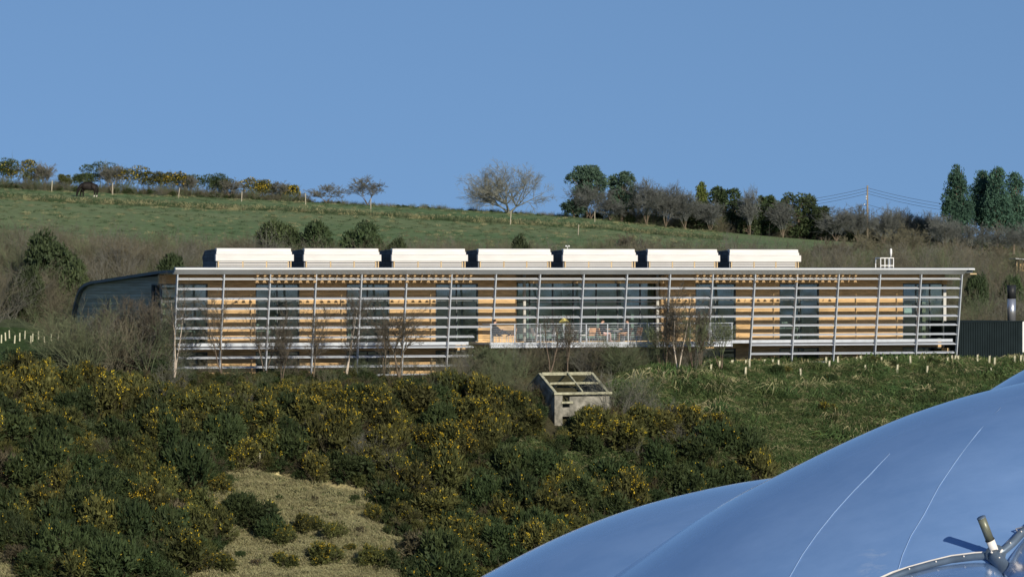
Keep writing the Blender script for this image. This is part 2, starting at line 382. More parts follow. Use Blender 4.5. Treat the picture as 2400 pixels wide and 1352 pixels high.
# ------------------------------------------------------------------ the office building
SHARED = {}
def part(name, parent, loc, key, maker, mats):
    if key not in SHARED: p = PM(); maker(p); SHARED[key] = p.mesh(name, mats if isinstance(mats, list) else [mats])
    return link(name, SHARED[key], parent, loc)

def make_building():
    b = empty('office_building', (X0, Y0, 0), TH)
    tag(b, 'long timber clad office building with metal louvre screens and white rooftop vents', 'building')
    uE0, uE1 = -.30, LEN + .62
    # roof: outer line read along the left end, then offset to give thickness
    pts = [(372, 634.5), (300, 645.5), (240, 655), (212, 659), (196, 665), (185, 676), (177, 695), (170, 725), (166, 760), (163.5, 800), (163, 880)]
    out = [(-.18, .30)]
    for px, py in pts:
        v = VD(px, uE0); out.append((v, ZR(py, uE0, v)))
    inn = []
    for i, (v, z) in enumerate(out):
        a = out[max(i - 1, 0)]; c = out[min(i + 1, len(out) - 1)]; dx, dz = c[0] - a[0], c[1] - a[1]; L = math.hypot(dx, dz)
        inn.append((v + dz / L * .17, z - dx / L * .17))
    uR1 = S(2225, 3) + .5
    r = PM(); n = len(out)
    for k in range(n - 1):
        q = [out[k], out[k + 1], inn[k + 1], inn[k]]
        r.prism(q, uE0, uR1 if k else uE1, 'x')
    r.obj('roof', 'roof_metal', b)
    vb = out[-1][0]
    # eave: bright nose and grey underside
    e = PM(); e.prism([(-.50, .31), (-.47, .39), (-.40, .425), (-.18, .44), (-.18, .31)], uE0, LEN + .15, 'x'); e.obj('eave_nose', 'eave_metal', b)
    e = PM(); e.prism([(-.51, .31), (-.48, .395), (-.40, .43), (-.18, .445), (-.18, .29), (-.47, .29)], LEN + .16, uE1, 'x'); e.obj('eave_end_cap', 'eave_metal', b)
    e = PM(); e.prism([(-.46, .305), (-.17, .285), (.10, .13), (.10, .045), (-.02, .03)], uE0, LEN + .10, 'x'); e.obj('gutter', 'eave_metal', b)
    boxo('soffit', 'cream_timber', uE0 + .1, uR1 - .05, .12, 3.1, .02, .10, b)
    # gable end walls
    gv = [(v, z) for v, z in inn if v > 2.9]
    gp = [(3.0, -.05)] + [(v - .02, z - .01) for v, z in gv[:]] 
    gp += [(3.0, -7.2)]; gp[-2] = (gp[-2][0], -7.2)
    wl_v0 = VD(372, -.05); wl_v1 = VD(350, -.05)
    gm = PM()
    # wall in two pieces either side of the tall window strip, plus above and below it
    def clip(poly, v0, v1):
        pts_ = []
        top = sorted([p for p in poly if p[1] > -7.1], key=lambda p: p[0]); xs = [p[0] for p in top]; zs = [p[1] for p in top]
        vs = [v0] + [p[0] for p in top if v0 + .01 < p[0] < v1 - .01] + [v1]
        return [(v, float(np.interp(v, xs, zs))) for v in vs]
    vend = gp[-2][0] - .05
    t1 = clip(gp[:-2], 3.2, 3.35); gm.prism(t1 + [(3.35, -7.2), (3.2, -7.2)], -.05, .2, 'x')
    t1 = clip(gp[:-2], 3.35, 5.0); gm.prism(t1 + [(5.0, -.55), (3.35, -.55)], -.05, .2, 'x')
    t1 = clip(gp[:-2], 5.0, vend); gm.prism(t1 + [(vend, -7.2), (5.0, -7.2)], -.05, .2, 'x')
    gm.obj('gable_wall', 'grey_cedar', b)
    w = PM(); w.box(.05, .09, 3.35, 5.0, -7.2, -.55); wo = w.obj('window', 'glass', b)
    w = PM()
    for v in (3.36, 4.15, 4.95): w.box(-.08, .13, v, v + .06, -7.2, -.56)
    for z in (-.62, -1.6, -2.5, -3.3, -4.2, -5.2): w.box(-.075, .125, 3.43, 4.14, z, z + .07); w.box(-.075, .125, 4.22, 4.94, z, z + .07)
    w.obj('frame', 'window_frame', wo)
    vs_ = VD(254, -.05); zs_ = ZR(700, 0, vs_)
    w = PM(); w.box(-.07, -.02, vs_ - .28, vs_ + .28, zs_ - 1.0, zs_); w.obj('window', 'window_frame', b)
    gm = PM(); gm.prism(clip(gp[:-2], 3.3, vend) + [(vend, -7.2), (3.3, -7.2)], uR1 - 2.3, uR1 - 2.05, 'x'); gm.obj('gable_wall', 'grey_cedar', b)
    # front wall
    FL = -4.12
    Vw = 3.0
    woods = [(487, 599), (702, 812), (913, 1021), (1121, 1208), (1560, 1630), (1725, 1827), (1920, 2116)]
    wins = [(378, 487), (599, 702), (812, 913), (1021, 1121), (1630, 1725), (1827, 1920), (2116, 2213)]
    uw0, uw1 = S(372.5, Vw), S(2215, Vw)
    boxo('wall', 'larch', uw0, S(1208, Vw), Vw, Vw + .25, -.54, 0.0, b)
    boxo('wall', 'larch', S(1560, Vw), uw1, Vw, Vw + .25, -.54, 0.0, b)
    for lo, hi in ((FL, -.54), (-7.4, -4.62)):
        for a, c in woods:
            ua, uc = S(a, Vw), S(c, Vw)
            boxo('cladding_panel', 'larch', ua, uc, Vw, Vw + .25, lo, hi, b)
        for k, (a, c) in enumerate(wins):
            ua, uc = S(a, Vw) + .003, S(c, Vw) - .003
            if lo < -5: hi2 = -4.62
            else: hi2 = hi
            fr = PM()
            for x in (ua, uc - .07): fr.box(x, x + .07, Vw + .04, Vw + .16, lo, hi2 - .003)
            nm = 2 if k < 6 else 3
            ms = [ua + (uc - ua) * j / nm for j in range(1, nm)]
            for x in ms: fr.box(x - .03, x + .03, Vw + .05, Vw + .15, lo + .08, hi2 - .08)
            fr.box(ua + .07, uc - .07, Vw + .04, Vw + .16, hi2 - .08, hi2 - .003); fr.box(ua + .07, uc - .07, Vw + .04, Vw + .16, lo, lo + .08)
            for zz in ([-1.62] if lo > -5 else [-5.6]): fr.box(ua + .07, uc - .07, Vw + .055, Vw + .145, zz, zz + .06)
            f = fr.obj('window', 'window_frame', b)
            boxo('pane', 'glass', ua + .06, uc - .06, Vw + .10, Vw + .11, lo + .07, hi2 - .07, f)
    # right glazed corner column
    boxo('corner_post', 'interior_light', uw1 - .12, uw1 + .08, Vw - .02, Vw + .2, -7.2, -.56, b)
    boxo('beam_end', 'cream_timber', uw1 - .25, uw1 + .12, 2.2, 2.97, -.62, -.22, b)
    boxo('beam_end', 'cream_timber', uw1 - .25, uw1 + .12, 2.2, 2.97, -5.05, -4.68, b)
    # floor band between the storeys and the walkway in front
    boxo('floor_band', 'larch', uw0, uw1, Vw + .002, Vw + .24, -4.62, FL, b)
    boxo('floor_slab', 'deck', uw0 + .1, uw1 - .1, Vw + .25, 13.5, -4.45, -4.15, b)
    ua, uc = S(1147, -.9), S(1716, -.9)
    for a, c in ((.0, ua - .4), (uc + .4, LEN)):
        boxo('walkway', 'deck', a + .25, c - .25, .95, Vw - .003, -4.24, -4.12, b)
        boxo('walkway_edge', 'galvanised', a + .25, c - .25, .88, .945, -4.26, -4.07, b)
    # recessed glazed lounge in the middle
    u0, u1 = S(1208, Vw), S(1560, Vw); Vg = 4.1
    boxo('reveal_wall', 'larch', u0 + .0, u0 + .18, Vw + .252, Vg + .1, FL, -.05, b)
    boxo('reveal_wall', 'larch', u1 - .18, u1 - .0, Vw + .252, Vg + .1, FL, -.05, b)
    boxo('lintel_board', 'larch', u0 + .19, u1 - .19, Vg, Vg + .2, -.5, 0, b)
    fr = PM(); uL0, uL1 = u0 + .2, u1 - .2
    xs = [uL0 + .03] + [S(p, Vg) for p in (1242, 1296, 1344, 1398, 1448, 1501, 1535)] + [uL1 - .04]
    for x in xs: fr.box(x - .035, x + .035, Vg, Vg + .12, FL, -.5)
    fr.box(uL0, uL1, Vg + .005, Vg + .115, -1.72, -1.65); fr.box(uL0, uL1, Vg + .005, Vg + .115, FL, FL + .12)
    f = fr.obj('window', 'window_frame', b); boxo('pane', 'glass', uL0, uL1, Vg + .05, Vg + .06, FL, -.5, f)
    boxo('transom_light', 'white_paint', S(1242, Vg), uL1, Vg - .04, Vg - .01, -1.70, -1.66, b)
    for p in (1229, 1541):
        x = S(p, 3.5); t = PM(); t.tube([(x, 3.5, FL), (x, 3.5, 0)], .10, 10); t.obj('column', 'interior_light', b, True)
    for p0, p1 in ((1243, 1341), (1346, 1442), (1447, 1544), (1547, 1562)):
        boxo('timber_beam', 'larch', S(p0, 1.1), S(p1, 1.1) - .05, 1.05, 1.2, ZR(664.5, S(p0, 1), 1), ZR(659, S(p0, 1), 1), b)
    # interior: back wall, ceiling, ground floor, columns, desks seen through the glass
    boxo('interior_wall', 'interior', uw0 + .3, uw1 - .4, 8.6, 8.8, -4.1, -.6, b)
    boxo('interior_wall', 'interior', uw0 + .3, uw1 - .4, 7.0, 7.2, -7.4, -4.5, b)
    boxo('ceiling', 'interior', uw0 + .3, uw1 - .4, Vw + .3, 12.0, -.42, -.38, b)
    rng = random.Random(3)
    for i in range(22):
        x = uw0 + 1.2 + i * (uw1 - uw0 - 3) / 21
        t = PM(); t.box(x - .09, x + .09, 5.6, 5.78, -4.14, -.43); t.obj('column', 'interior_light' if i % 3 == 0 else 'interior', b)
        if i % 2 == 0 or rng.random() < .4:
            t = PM(); t.box(x + .3, x + 1.7, 4.7, 5.3, -3.42, -3.38); t.box(x + .35, x + .4, 4.72, 5.28, -4.14, -3.42); t.box(x + 1.6, x + 1.65, 4.72, 5.28, -4.14, -3.42)
            t.box(x + .6, x + 1.0, 4.9, 4.95, -3.3, -3.0); t.box(x + .78, x + .82, 4.93, 4.97, -3.38, -3.3)
            t.obj('desk', 'interior_light', b)
        if rng.random() < .6:
            boxo('ceiling_light', 'interior_light', x + .2, x + 1.5, 4.3, 4.5, -.75, -.70, b)
    # white blind near the right end
    boxo('blind', 'white_paint', S(2119, 3.3), S(2137, 3.3), 3.3, 3.33, ZR(737, 50, 3), ZR(713, 50, 3), b)
    # small timber blocks added under the soffit, standing in for sunlit timber patches
    def arm(p, lo, hi):         # two small timber blocks on a thin strap, above and below the top blade
        p.prism(hi, -.03, .03, 'y'); p.prism(lo, -.03, .03, 'y'); p.box(-.008, .008, -.045, -.031, -.46, -.04)
    def br(p): arm(p, [(-.09, -.36), (.05, -.36), (.11, -.47), (-.13, -.47)], [(-.03, -.03), (.12, -.03), (.06, -.10), (-.06, -.10)])
    def bs(p): arm(p, [(-.03, -.36), (.02, -.36), (-.04, -.47), (-.09, -.47)], [(.06, -.03), (.10, -.03), (.05, -.10), (.01, -.10)])
    for (a, c) in ((603, 1118), (1634, 2012)):
        ua_, uc_ = S(a, 0), S(c, 0); nbk = int((uc_ - ua_) / .455)
        for k in range(nbk + 1):
            if k % 6 == 5: part('bracket', b, (ua_ + k * .455, 0, 0), 'bs', bs, 'larch')
            else: part('bracket', b, (ua_ + k * .455, 0, 0), 'br', br, 'larch')
    # sloping louvre screen: posts and blades
    LEAN = .152
    zb = -6.35
    def post(p, z1):
        v0, v1 = 0.0, -z1 * LEAN
        p.prism([(v0, .05), (v0 + .24, .05), (v1 + .24, z1), (v1, z1)], -.034, .034, 'x')
    balc0, balc1 = S(1150, .3), S(1716, .3)
    for k in range(NB + 1):
        u = k * BAY
        inb = balc0 < u < balc1
        key = 'postb' if inb else 'post'
        z1 = -4.1 if inb else zb
        part('screen_post', b, (u, 0, 0), key, lambda p, z1=z1: post(p, z1), 'galvanised')
    rows = [-.23, -.82, -1.41, -2.0, -2.58, -3.15, -3.74, -4.36, -4.92, -5.5, -6.05]
    def blade(p, w):
        p.prism([(.06, -.07), (.065, -.042), (.34, .055), (.39, .055), (.39, .03), (.34, .02)], 0, w, 'x')
    for k in range(NB):
        ua_ = k * BAY + .05; w = BAY - .10
        mid = k * BAY + BAY / 2
        for i, z in enumerate(rows):
            inb = balc0 + .2 < mid < balc1 + .4
            if inb and z < -2.8: continue
            if k == 6 and i in (8, 9, 10): w_ = .62
            elif k == 6 and i in (6, 7): w_ = .6
            else: w_ = 1.0
            if k == 13 and 4 < i: pass
            ww = round(w * w_, 3)
            part('louvre_blade', b, (ua_, -z * LEAN + .05, z), 'bl%s' % ww, lambda p, ww=ww: blade(p, ww), 'louvre_metal')
    # rooftop vents
    def monitor(u0, u1):
        w = u1 - u0; v0 = 2.6; h = empty('roof_vent', (u0, v0, 0), 0, b)
        zb_ = 0.0; z1, z2, z3, z4 = .82, .96, 1.20, 1.58
        # dark boarded sides and back: trapezoid section
        for x in (.02, w - .10):
            s = PM(); s.prism([(.14, zb_), (.14, 1.16), (.34, 1.50), (2.3, 1.42), (2.75, 1.0), (2.75, -.1)], x, x + .08, 'x'); s.obj('side_panel', 'slate_boards', h)
        s = PM(); s.prism([(.42, 1.48), (.42, 1.54), (2.35, 1.46), (2.85, 1.0), (2.85, .93), (2.3, 1.40)], .0, w, 'x'); s.obj('cap', 'dark_cap', h)
        # white front: flange, two upper boards, lattice below
        s = PM(); s.prism([(-.10, .83), (-.10, 1.21), (-.02, 1.23), (.12, 1.23), (.12, .83)], -.09, w + .09, 'x'); s.obj('flange_board', 'white_timber', h)
        s = PM(); s.prism([(.02, 1.235), (.03, 1.39), (.14, 1.39), (.14, 1.235)], -.01, w + .01, 'x'); s.obj('upper_board', 'white_timber', h)
        s = PM(); s.prism([(.06, 1.395), (.10, 1.585), (.40, 1.60), (.40, 1.395)], .03, w - .03, 'x'); s.obj('upper_board', 'white_timber', h)
        s = PM(); s.box(0.0, w, .10, .14, zb_, .825); s.obj('back_board', 'back_grey', h)
        for t in (0.02, .345, .66, .95, .985):
            boxo('mullion', 'cream_timber', w * t - .035, w * t + .035, -.03, .095, zb_, .825, h)
        for t0, t1 in ((.03, .335), (.355, .65), (.67, .94)):
            for z in (.34, .44, .56, .66, .775):
                key = 'slat%.3f' % ((t1 - t0) * round(w, 1))
                part('slat', h, (w * t0, -.02, z), key, lambda p, q=(t1 - t0) * round(w, 1): p.box(0, q, 0, .11, -.03, .03), 'white_timber')
        return h
    for a, c in ((508, 684), (714, 889), (920, 1092), (1122, 1292), (1321, 1490), (1519, 1683), (1711, 1873)):
        monitor(S(a, 2.6), S(c, 2.6))
    return b
BLD = make_building()

def on_building(u, v, z):
    x, y = WXY(u, v); return (x, y, z)

# roof ladder frame and mast, anemometer
def roof_things():
    u0 = S(2064, 1.5)
    t = empty('roof_guard_rail', on_building(u0, 1.5, .40), TH); tag(t, 'small white railing standing on the roof edge near its right end', 'railing')
    w = S(2094, 1.5) - u0
    def bar(a, b_, r=.035): p = PM(); p.tube([a, b_], r, 6); p.obj('bar', 'white_paint', t)
    for x in (0, w * .33, w * .66, w): bar((x, 0, -.1), (x, 0, .66))
    bar((0, 0, .66), (w, 0, .66)); bar((0, 0, .18), (w, 0, .18))
    for x in (0, w): bar((x, .7, -.1), (x, .7, .66)); bar((x, 0, .66), (x, .7, .66))
    bar((0, .7, .66), (w, .7, .66))
    u1 = S(2087.5, 1.9); m = empty('roof_mast', on_building(u1, 1.9, .4), TH); tag(m, 'thin grey mast with a pale pod above the small roof railing', 'mast')
    p = PM(); p.tube([(0, 0, -.1), (0, 0, 1.0)], .025, 6); p.obj('pole', 'galvanised', m)
    p = PM(); p.tube([(0.02, 0, .75), (0.02, 0, 1.0), (.02, 0, 1.22), (.02, 0, 1.28)], [.05, .08, .07, .02], 8); p.obj('pod', 'white_paint', m, True)
    u2 = S(1330, 3.2); a = empty('anemometer', on_building(u2, 3.2, 1.58), TH); tag(a, 'tiny white cup anemometer on top of the middle rooftop vents', 'anemometer')
    p = PM(); p.tube([(0, 0, -.1), (0, 0, .18)], .015, 6); p.tube([(-.1, 0, .18), (.1, 0, .18)], .012, 6); p.obj('mast', 'white_paint', a)
    for x in (-.1, .1):
        p = PM(); p.tube([(x, 0, .14), (x, 0, .19), (x, 0, .24)], [.02, .055, .05], 8); p.obj('cup', 'white_paint', a, True)
roof_things()

# ------------------------------------------------------------------ balcony and what stands on it
def make_balcony():
    u0, u1 = S(1149, -.9), S(1716, -.9); V0 = -.9
    b = empty('balcony', on_building(u0, V0, -4.25), TH); tag(b, 'projecting steel balcony with thin horizontal rails on the front of the building', 'balcony')
    L = u1 - u0
    boxo('deck', 'deck', 0, L, .06, 3.85, .0, .10, b)
    boxo('fascia', 'galvanised', -.03, L + .03, 0, .055, -.02, .15, b)
    p = PM(); p.prism([(0, -.18), (.02, -.04), (.06, -.04), (.06, -.18)], -.03, L + .03, 'x'); p.obj('fascia', 'louvre_metal', b)
    pxs = [1150, 1206, 1266, 1321, 1373.5, 1423.5, 1472, 1519.5, 1568, 1617, 1666, 1715]
    for px in pxs:
        x = min(max(S(px, V0) - u0, .02), L - .02)
        boxo('baluster', 'galvanised', x - .03, x + .03, -.05, -.01, -.20, 1.24, b)
    def rail(z, r): 
        p = PM(); p.tube([(-.02, -.06, z), (L + .02, -.06, z)], r, 6); p.obj('rail', 'galvanised', b)
        for x in (-.02, L + .02):
            p = PM(); p.tube([(x, -.06, z), (x, 1.2, z)], r, 6); p.obj('rail', 'galvanised', b)
    rail(1.26, .032)
    for k in range(8): rail(.28 + k * .118, .013)
    for px in (1203, 1293, 1516):
        x = S(px, .2) - u0; gz = float(H(*WXY(u0 + x, .9))) + 4.25
        p = PM(); p.tube([(x, .9, -.18), (x - .0, 1.35, gz - .1)], .055, 8); p.obj('support_column', 'galvanised', b, True)
    return u0, b
BU0, BAL = make_balcony()
DZ = -4.15

def skin_figure(name, nodes, edges, root, regions, mats, parent=None, sub=2):
    """nodes {key: (x,y,z,rx,ry)}; regions(face centre)-> material index"""
    keys = list(nodes); me = bpy.data.meshes.new(name); me.from_pydata([nodes[k][:3] for k in keys], [(keys.index(a), keys.index(b_)) for a, b_ in edges], [])
    o = bpy.data.objects.new(name, me); COL.objects.link(o)
    m = o.modifiers.new('Skin', 'SKIN'); m.use_smooth_shade = True
    sv = me.skin_vertices[0].data
    for i, k in enumerate(keys):
        sv[i].radius = (nodes[k][3], nodes[k][4]); sv[i].use_root = (k == root)
    s = o.modifiers.new('Sub', 'SUBSURF'); s.levels = sub; s.render_levels = sub
    dg = bpy.context.evaluated_depsgraph_get(); dg.update(); ev = o.evaluated_get(dg); nm = bpy.data.meshes.new_from_object(ev)
    o.modifiers.clear(); o.data = nm; nm.name = name
    nm.materials.clear()
    for q in mats: nm.materials.append(MATS[q])
    for f in nm.polygons: f.material_index = regions(f.center, f.vertices); f.use_smooth = True
    if parent: o.parent = parent
    return o

def ball(name, m, c, r, parent, n=10, sq=(1, 1, 1)):
    V = []; Fc = []
    for i in range(n + 1):
        for j in range(n * 2):
            a = math.pi * i / n; e = math.pi * j / n; V.append((c[0] + r * sq[0] * math.sin(a) * math.cos(e), c[1] + r * sq[1] * math.sin(a) * math.sin(e), c[2] + r * sq[2] * math.cos(a)))
    for i in range(n):
        for j in range(n * 2): Fc.append((i * 2 * n + j, (i + 1) * 2 * n + j, (i + 1) * 2 * n + (j + 1) % (2 * n), i * 2 * n + (j + 1) % (2 * n)))
    p = PM(); p.add(V, Fc); return p.obj(name, m, parent, True)

def seated(name, loc, rz, label, top, trouser, recline=0.25, stretch=False, headtilt=0.1, arm_fwd=True):
    """person facing local +x, seat height .45"""
    t = empty(name, loc, rz); tag(t, label, 'person')
    N = {}; rb = math.sin(recline)
    hipx, hz = 0, .52
    N['pel'] = (hipx, 0, hz, .13, .15); N['wai'] = (-.06 - rb * .1, 0, hz + .2, .12, .14); N['che'] = (-.08 - rb * .35, 0, hz + .42, .13, .17)
    N['nec'] = (-.08 - rb * .5, 0, hz + .60, .055, .055); hx = -.05 - rb * .5; N['hd1'] = (hx + headtilt * .1, 0, hz + .71, .075, .072); N['hd2'] = (hx + headtilt * .2, 0, hz + .82, .085, .075)
    N['nose'] = (hx + .105 + headtilt * .2, 0, hz + .74, .014, .014)
    E = [('pel', 'wai'), ('wai', 'che'), ('che', 'nec'), ('nec', 'hd1'), ('hd1', 'hd2'), ('hd1', 'nose')]
    for s, sg in (('l', 1), ('r', -1)):
        N['sh' + s] = (-.08 - rb * .35, sg * .19, hz + .50, .06, .06); N['el' + s] = (.06, sg * .25, hz + .24, .045, .045)
        N['wr' + s] = (.30, sg * .14, hz + (.27 if arm_fwd else .14), .032, .032); N['ha' + s] = (.38, sg * .11, hz + (.29 if arm_fwd else .14), .034, .02)
        E += [('che', 'sh' + s), ('sh' + s, 'el' + s), ('el' + s, 'wr' + s), ('wr' + s, 'ha' + s)]
        for fi in range(4):
            N['f%s%d' % (s, fi)] = (.45 - .006 * abs(fi - 1.5), sg * (.11 + (fi - 1.5) * .018), hz + (.28 if arm_fwd else .12) - .01 * fi, .008, .008); E.append(('ha' + s, 'f%s%d' % (s, fi)))
        N['th' + s] = (.36, sg * .06, hz + (.31 if arm_fwd else .16), .01, .01); E.append(('wr' + s, 'th' + s))
        if stretch:
            N['kn' + s] = (.45, sg * .10, hz + .16 + .05 * sg, .065, .065); N['an' + s] = (.86, sg * .08, .44 + .05 * sg, .042, .042); N['to' + s] = (.93, sg * .08, .60 + .05 * sg, .035, .04)
        else:
            N['kn' + s] = (.47, sg * .12, hz + .02, .065, .065); N['an' + s] = (.47, sg * .12, .10, .045, .045); N['to' + s] = (.64, sg * .13, .05, .035, .04)
        N['hi' + s] = (.06, sg * .10, hz, .09, .09)
        E += [('pel', 'hi' + s), ('hi' + s, 'kn' + s), ('kn' + s, 'an' + s), ('an' + s, 'to' + s)]
    def reg(c, vs):
        if c.z > hz + .60: return 0
        if c.x > .27 and c.z > hz + .08 and abs(c.y) < .2 and not stretch: return 0
        if stretch and c.x > .28 and c.z > hz + .235: return 0
        if c.z < hz + .12 and (c.x > -.05 or c.z < hz): return 2
        return 1
    skin_figure('body', N, E, 'pel', reg, ['skin', top, trouser], t)
    ball('hair', 'hair', (hx - .02 + headtilt * .15, 0, hz + .84), .10, t, 8, (1, .85, .8))
    return t

def chair(loc, rz, label, m='chair_wood'):
    t = empty('terrace_chair', loc, rz); tag(t, label, 'chair', 'chairs on the balcony')
    boxo('seat', m, -.22, .24, -.22, .22, .41, .45, t)
    p = PM(); p.prism([(-.22, .46), (-.18, .46), (-.30, .90), (-.34, .90)], -.22, .22, 'y'); 
    p.obj('backrest', m, t)
    for x in (-.19, .21):
        for y in (-.19, .19):
            q = PM(); q.tube([(x, y, 0), (x, y, .41)], .018, 6); q.obj('leg', 'galvanised', t)
    return t
def table(loc, rz, label, m='deck'):
    t = empty('terrace_table', loc, rz); tag(t, label, 'table', 'tables on the balcony')
    q = PM(); n = 20; q.prism([(.42 * math.cos(2 * math.pi * i / n), .42 * math.sin(2 * math.pi * i / n)) for i in range(n)], .70, .73, 'z'); q.obj('table_top', m, t)
    q = PM(); q.tube([(0, 0, .02), (0, 0, .70)], .03, 8); q.obj('stem', 'galvanised', t)
    q = PM(); q.prism([(.24 * math.cos(2 * math.pi * i / n), .24 * math.sin(2 * math.pi * i / n)) for i in range(n)], 0, .025, 'z'); q.obj('base', 'galvanised', t)
    return t
def bl(px, v): return on_building(S(px, v), v, DZ)
chair(bl(1166, .4), TH + R(5), 'dark wooden chair under the lounging person at the left end of the balcony', 'black_cloth')
seated('person', bl(1167, .4), TH + R(5), 'person in black lounging at the left end of the balcony with legs stretched out', 'black_cloth', 'black_cloth', .4, True, .3)
chair(bl(1197, .5), TH + R(180), 'wooden chair carrying the feet of the lounging person')
chair(bl(1412, .4), TH, 'wooden chair under the person in black and pink near the balcony middle')
seated('person', bl(1413, .4), TH + R(8), 'dark haired person in pink top seated at a table near the balcony middle', 'black_cloth', 'pink_cloth', .1, False, .6)
table(bl(1440, .4), TH, 'round table between the two seated people on the balcony')
chair(bl(1468, .35), TH + R(180), 'wooden chair under the right one of the two people at the table')
seated('person', bl(1467, .35), TH + R(172), 'dark haired person in black top seated facing left at the balcony table', 'black_cloth', 'chair_wood', .15, False, .3)
chair(bl(1492, .6), TH + R(200), 'empty wooden chair right of the seated people on the balcony')
table(bl(1275, 1.2), TH, 'round table left of the yellow parasol on the balcony'); chair(bl(1258, 1.2), TH, 'empty white chair left of its balcony table', 'white_paint'); chair(bl(1291, 1.1), TH + R(180), 'empty white chair right of its balcony table', 'white_paint')
table(bl(1350, 1.2), TH, 'round table right of the yellow parasol on the balcony'); chair(bl(1367, 1.2), TH + R(180), 'empty white chair beside the table right of the parasol', 'white_paint'); chair(bl(1385, .8), TH + R(90), 'empty wooden chair left of the seated pair on the balcony')
def parasol():
    t = empty('parasol', bl(1322, 1.9), TH); tag(t, 'small half folded yellow parasol standing on the balcony', 'parasol')
    p = PM(); p.tube([(0, 0, 0), (0, 0, 1.55)], .02, 6); p.obj('pole', 'galvanised', t)
    p = PM(); p.tube([(0, 0, 1.08), (0, 0, 1.2), (0, 0, 1.38), (0, 0, 1.52)], [.42, .36, .2, .03], 10, cap=False); p.obj('canopy', 'yellow_cloth', t)
    p = PM(); p.tube([(0, 0, 0), (0, 0, .06)], .18, 12); p.obj('base', 'deck', t)
parasol()

# ------------------------------------------------------------------ vegetation generators
class Veg:
    def __init__(s, seed): s.r = np.random.RandomState(seed); s.V = []; s.T = []; s.M = []; s.n = 0
    def _push(s, V, T, m): s.V.append(V); s.T.append(T + s.n); s.M.append(np.full(len(T), m)); s.n += len(V)
    sc = None; rmin = .006
    def segs(s, A, B, ra, rb, m=0):
        A = np.asarray(A, float); B = np.asarray(B, float); n = len(A)
        if s.sc is not None: A = A * s.sc; B = B * s.sc
        if n == 0: return
        D = B - A; L = np.linalg.norm(D, axis=1, keepdims=True) + 1e-9; D = D / L
        ref = np.where(np.abs(D[:, 2:3]) > .9, [[1., 0, 0]], [[0, 0, 1.]]); P = np.cross(D, ref); P /= np.linalg.norm(P, axis=1, keepdims=True) + 1e-9; Q = np.cross(D, P)
        V = np.zeros((n, 6, 3))
        for k in range(3):
            a = 2 * math.pi * k / 3; o = P * math.cos(a) + Q * math.sin(a); V[:, k] = A + o * np.asarray(ra).reshape(-1, 1); V[:, 3 + k] = B + o * np.asarray(rb).reshape(-1, 1)
        base = (np.arange(n) * 6)[:, None, None]
        f = np.array([[0, 1, 4], [0, 4, 3], [1, 2, 5], [1, 5, 4], [2, 0, 3], [2, 3, 5]])[None]
        s._push(V.reshape(-1, 3), (base + f).reshape(-1, 3), m)
    def leaves(s, C, D, ln, wd, m=0):
        C = np.asarray(C); n = len(C); D = D / (np.linalg.norm(D, axis=1, keepdims=True) + 1e-9)
        W = np.cross(D, s.r.randn(n, 3)); W /= np.linalg.norm(W, axis=1, keepdims=True) + 1e-9
        ln = np.asarray(ln).reshape(-1, 1); wd = np.asarray(wd).reshape(-1, 1)
        V = np.stack([C - W * wd, C + W * wd, C + D * ln], 1).reshape(-1, 3); T = np.arange(n * 3).reshape(-1, 3); s._push(V, T, m)
    def grow(s, P, D, L, Rr, levels, m=0, mtwig=None, ends=None):
        P = np.asarray(P, float); D = np.asarray(D, float); L = np.asarray(L, float); Rr = np.asarray(Rr, float); tips = []
        for li, lv in enumerate(levels):
            ns, wob, up, nc, tmin, ang, lr, rr, tap = lv
            nodes = [P]; dirs = [D]; n = len(P); mm = m if (mtwig is None or li < len(levels) - 2) else mtwig
            p = P; d = D
            for k in range(ns):
                d = d + s.r.randn(n, 3) * wob; d[:, 2] += up; d /= np.linalg.norm(d, axis=1, keepdims=True)
                q = p + d * (L / ns)[:, None]
                s.segs(p, q, Rr * (1 - tap * k / ns), Rr * (1 - tap * (k + 1) / ns), mm); p = q; nodes.append(p); dirs.append(d)
            tips.append((p, d))
            if li == len(levels) - 1: break
            N = np.stack(nodes); DD = np.stack(dirs)
            idx = np.repeat(np.arange(n), nc); t = tmin + (1 - tmin) * s.r.rand(len(idx)); t[::nc] = 1.0
            ft = t * ns; k0 = np.minimum(ft.astype(int), ns - 1); fr = (ft - k0)[:, None]
            P2 = N[k0, idx] * (1 - fr) + N[k0 + 1, idx] * fr; d0 = DD[k0 + 1, idx]
            pr = np.cross(d0, s.r.randn(len(idx), 3)); pr /= np.linalg.norm(pr, axis=1, keepdims=True) + 1e-9
            a = ang * (.6 + .8 * s.r.rand(len(idx)))[:, None]; D2 = d0 * np.cos(a) + pr * np.sin(a)
            L2 = L[idx] * lr * (.6 + .7 * s.r.rand(len(idx))) * (1.15 - .45 * t); R2 = Rr[idx] * (1 - tap * t) * rr
            P, D, L, Rr = P2, D2, L2, np.maximum(R2, s.rmin)
        return tips
    def mesh(s, name, mats): return build(name, np.concatenate(s.V), np.concatenate(s.T), np.concatenate(s.M), mats)
    def take(s, name, mats):
        me = s.mesh(name, mats); s.V = []; s.T = []; s.M = []; s.n = 0; return me

def rdir(r, n, up=0.0):
    d = r.randn(n, 3); d[:, 2] += up; return d / np.linalg.norm(d, axis=1, keepdims=True)

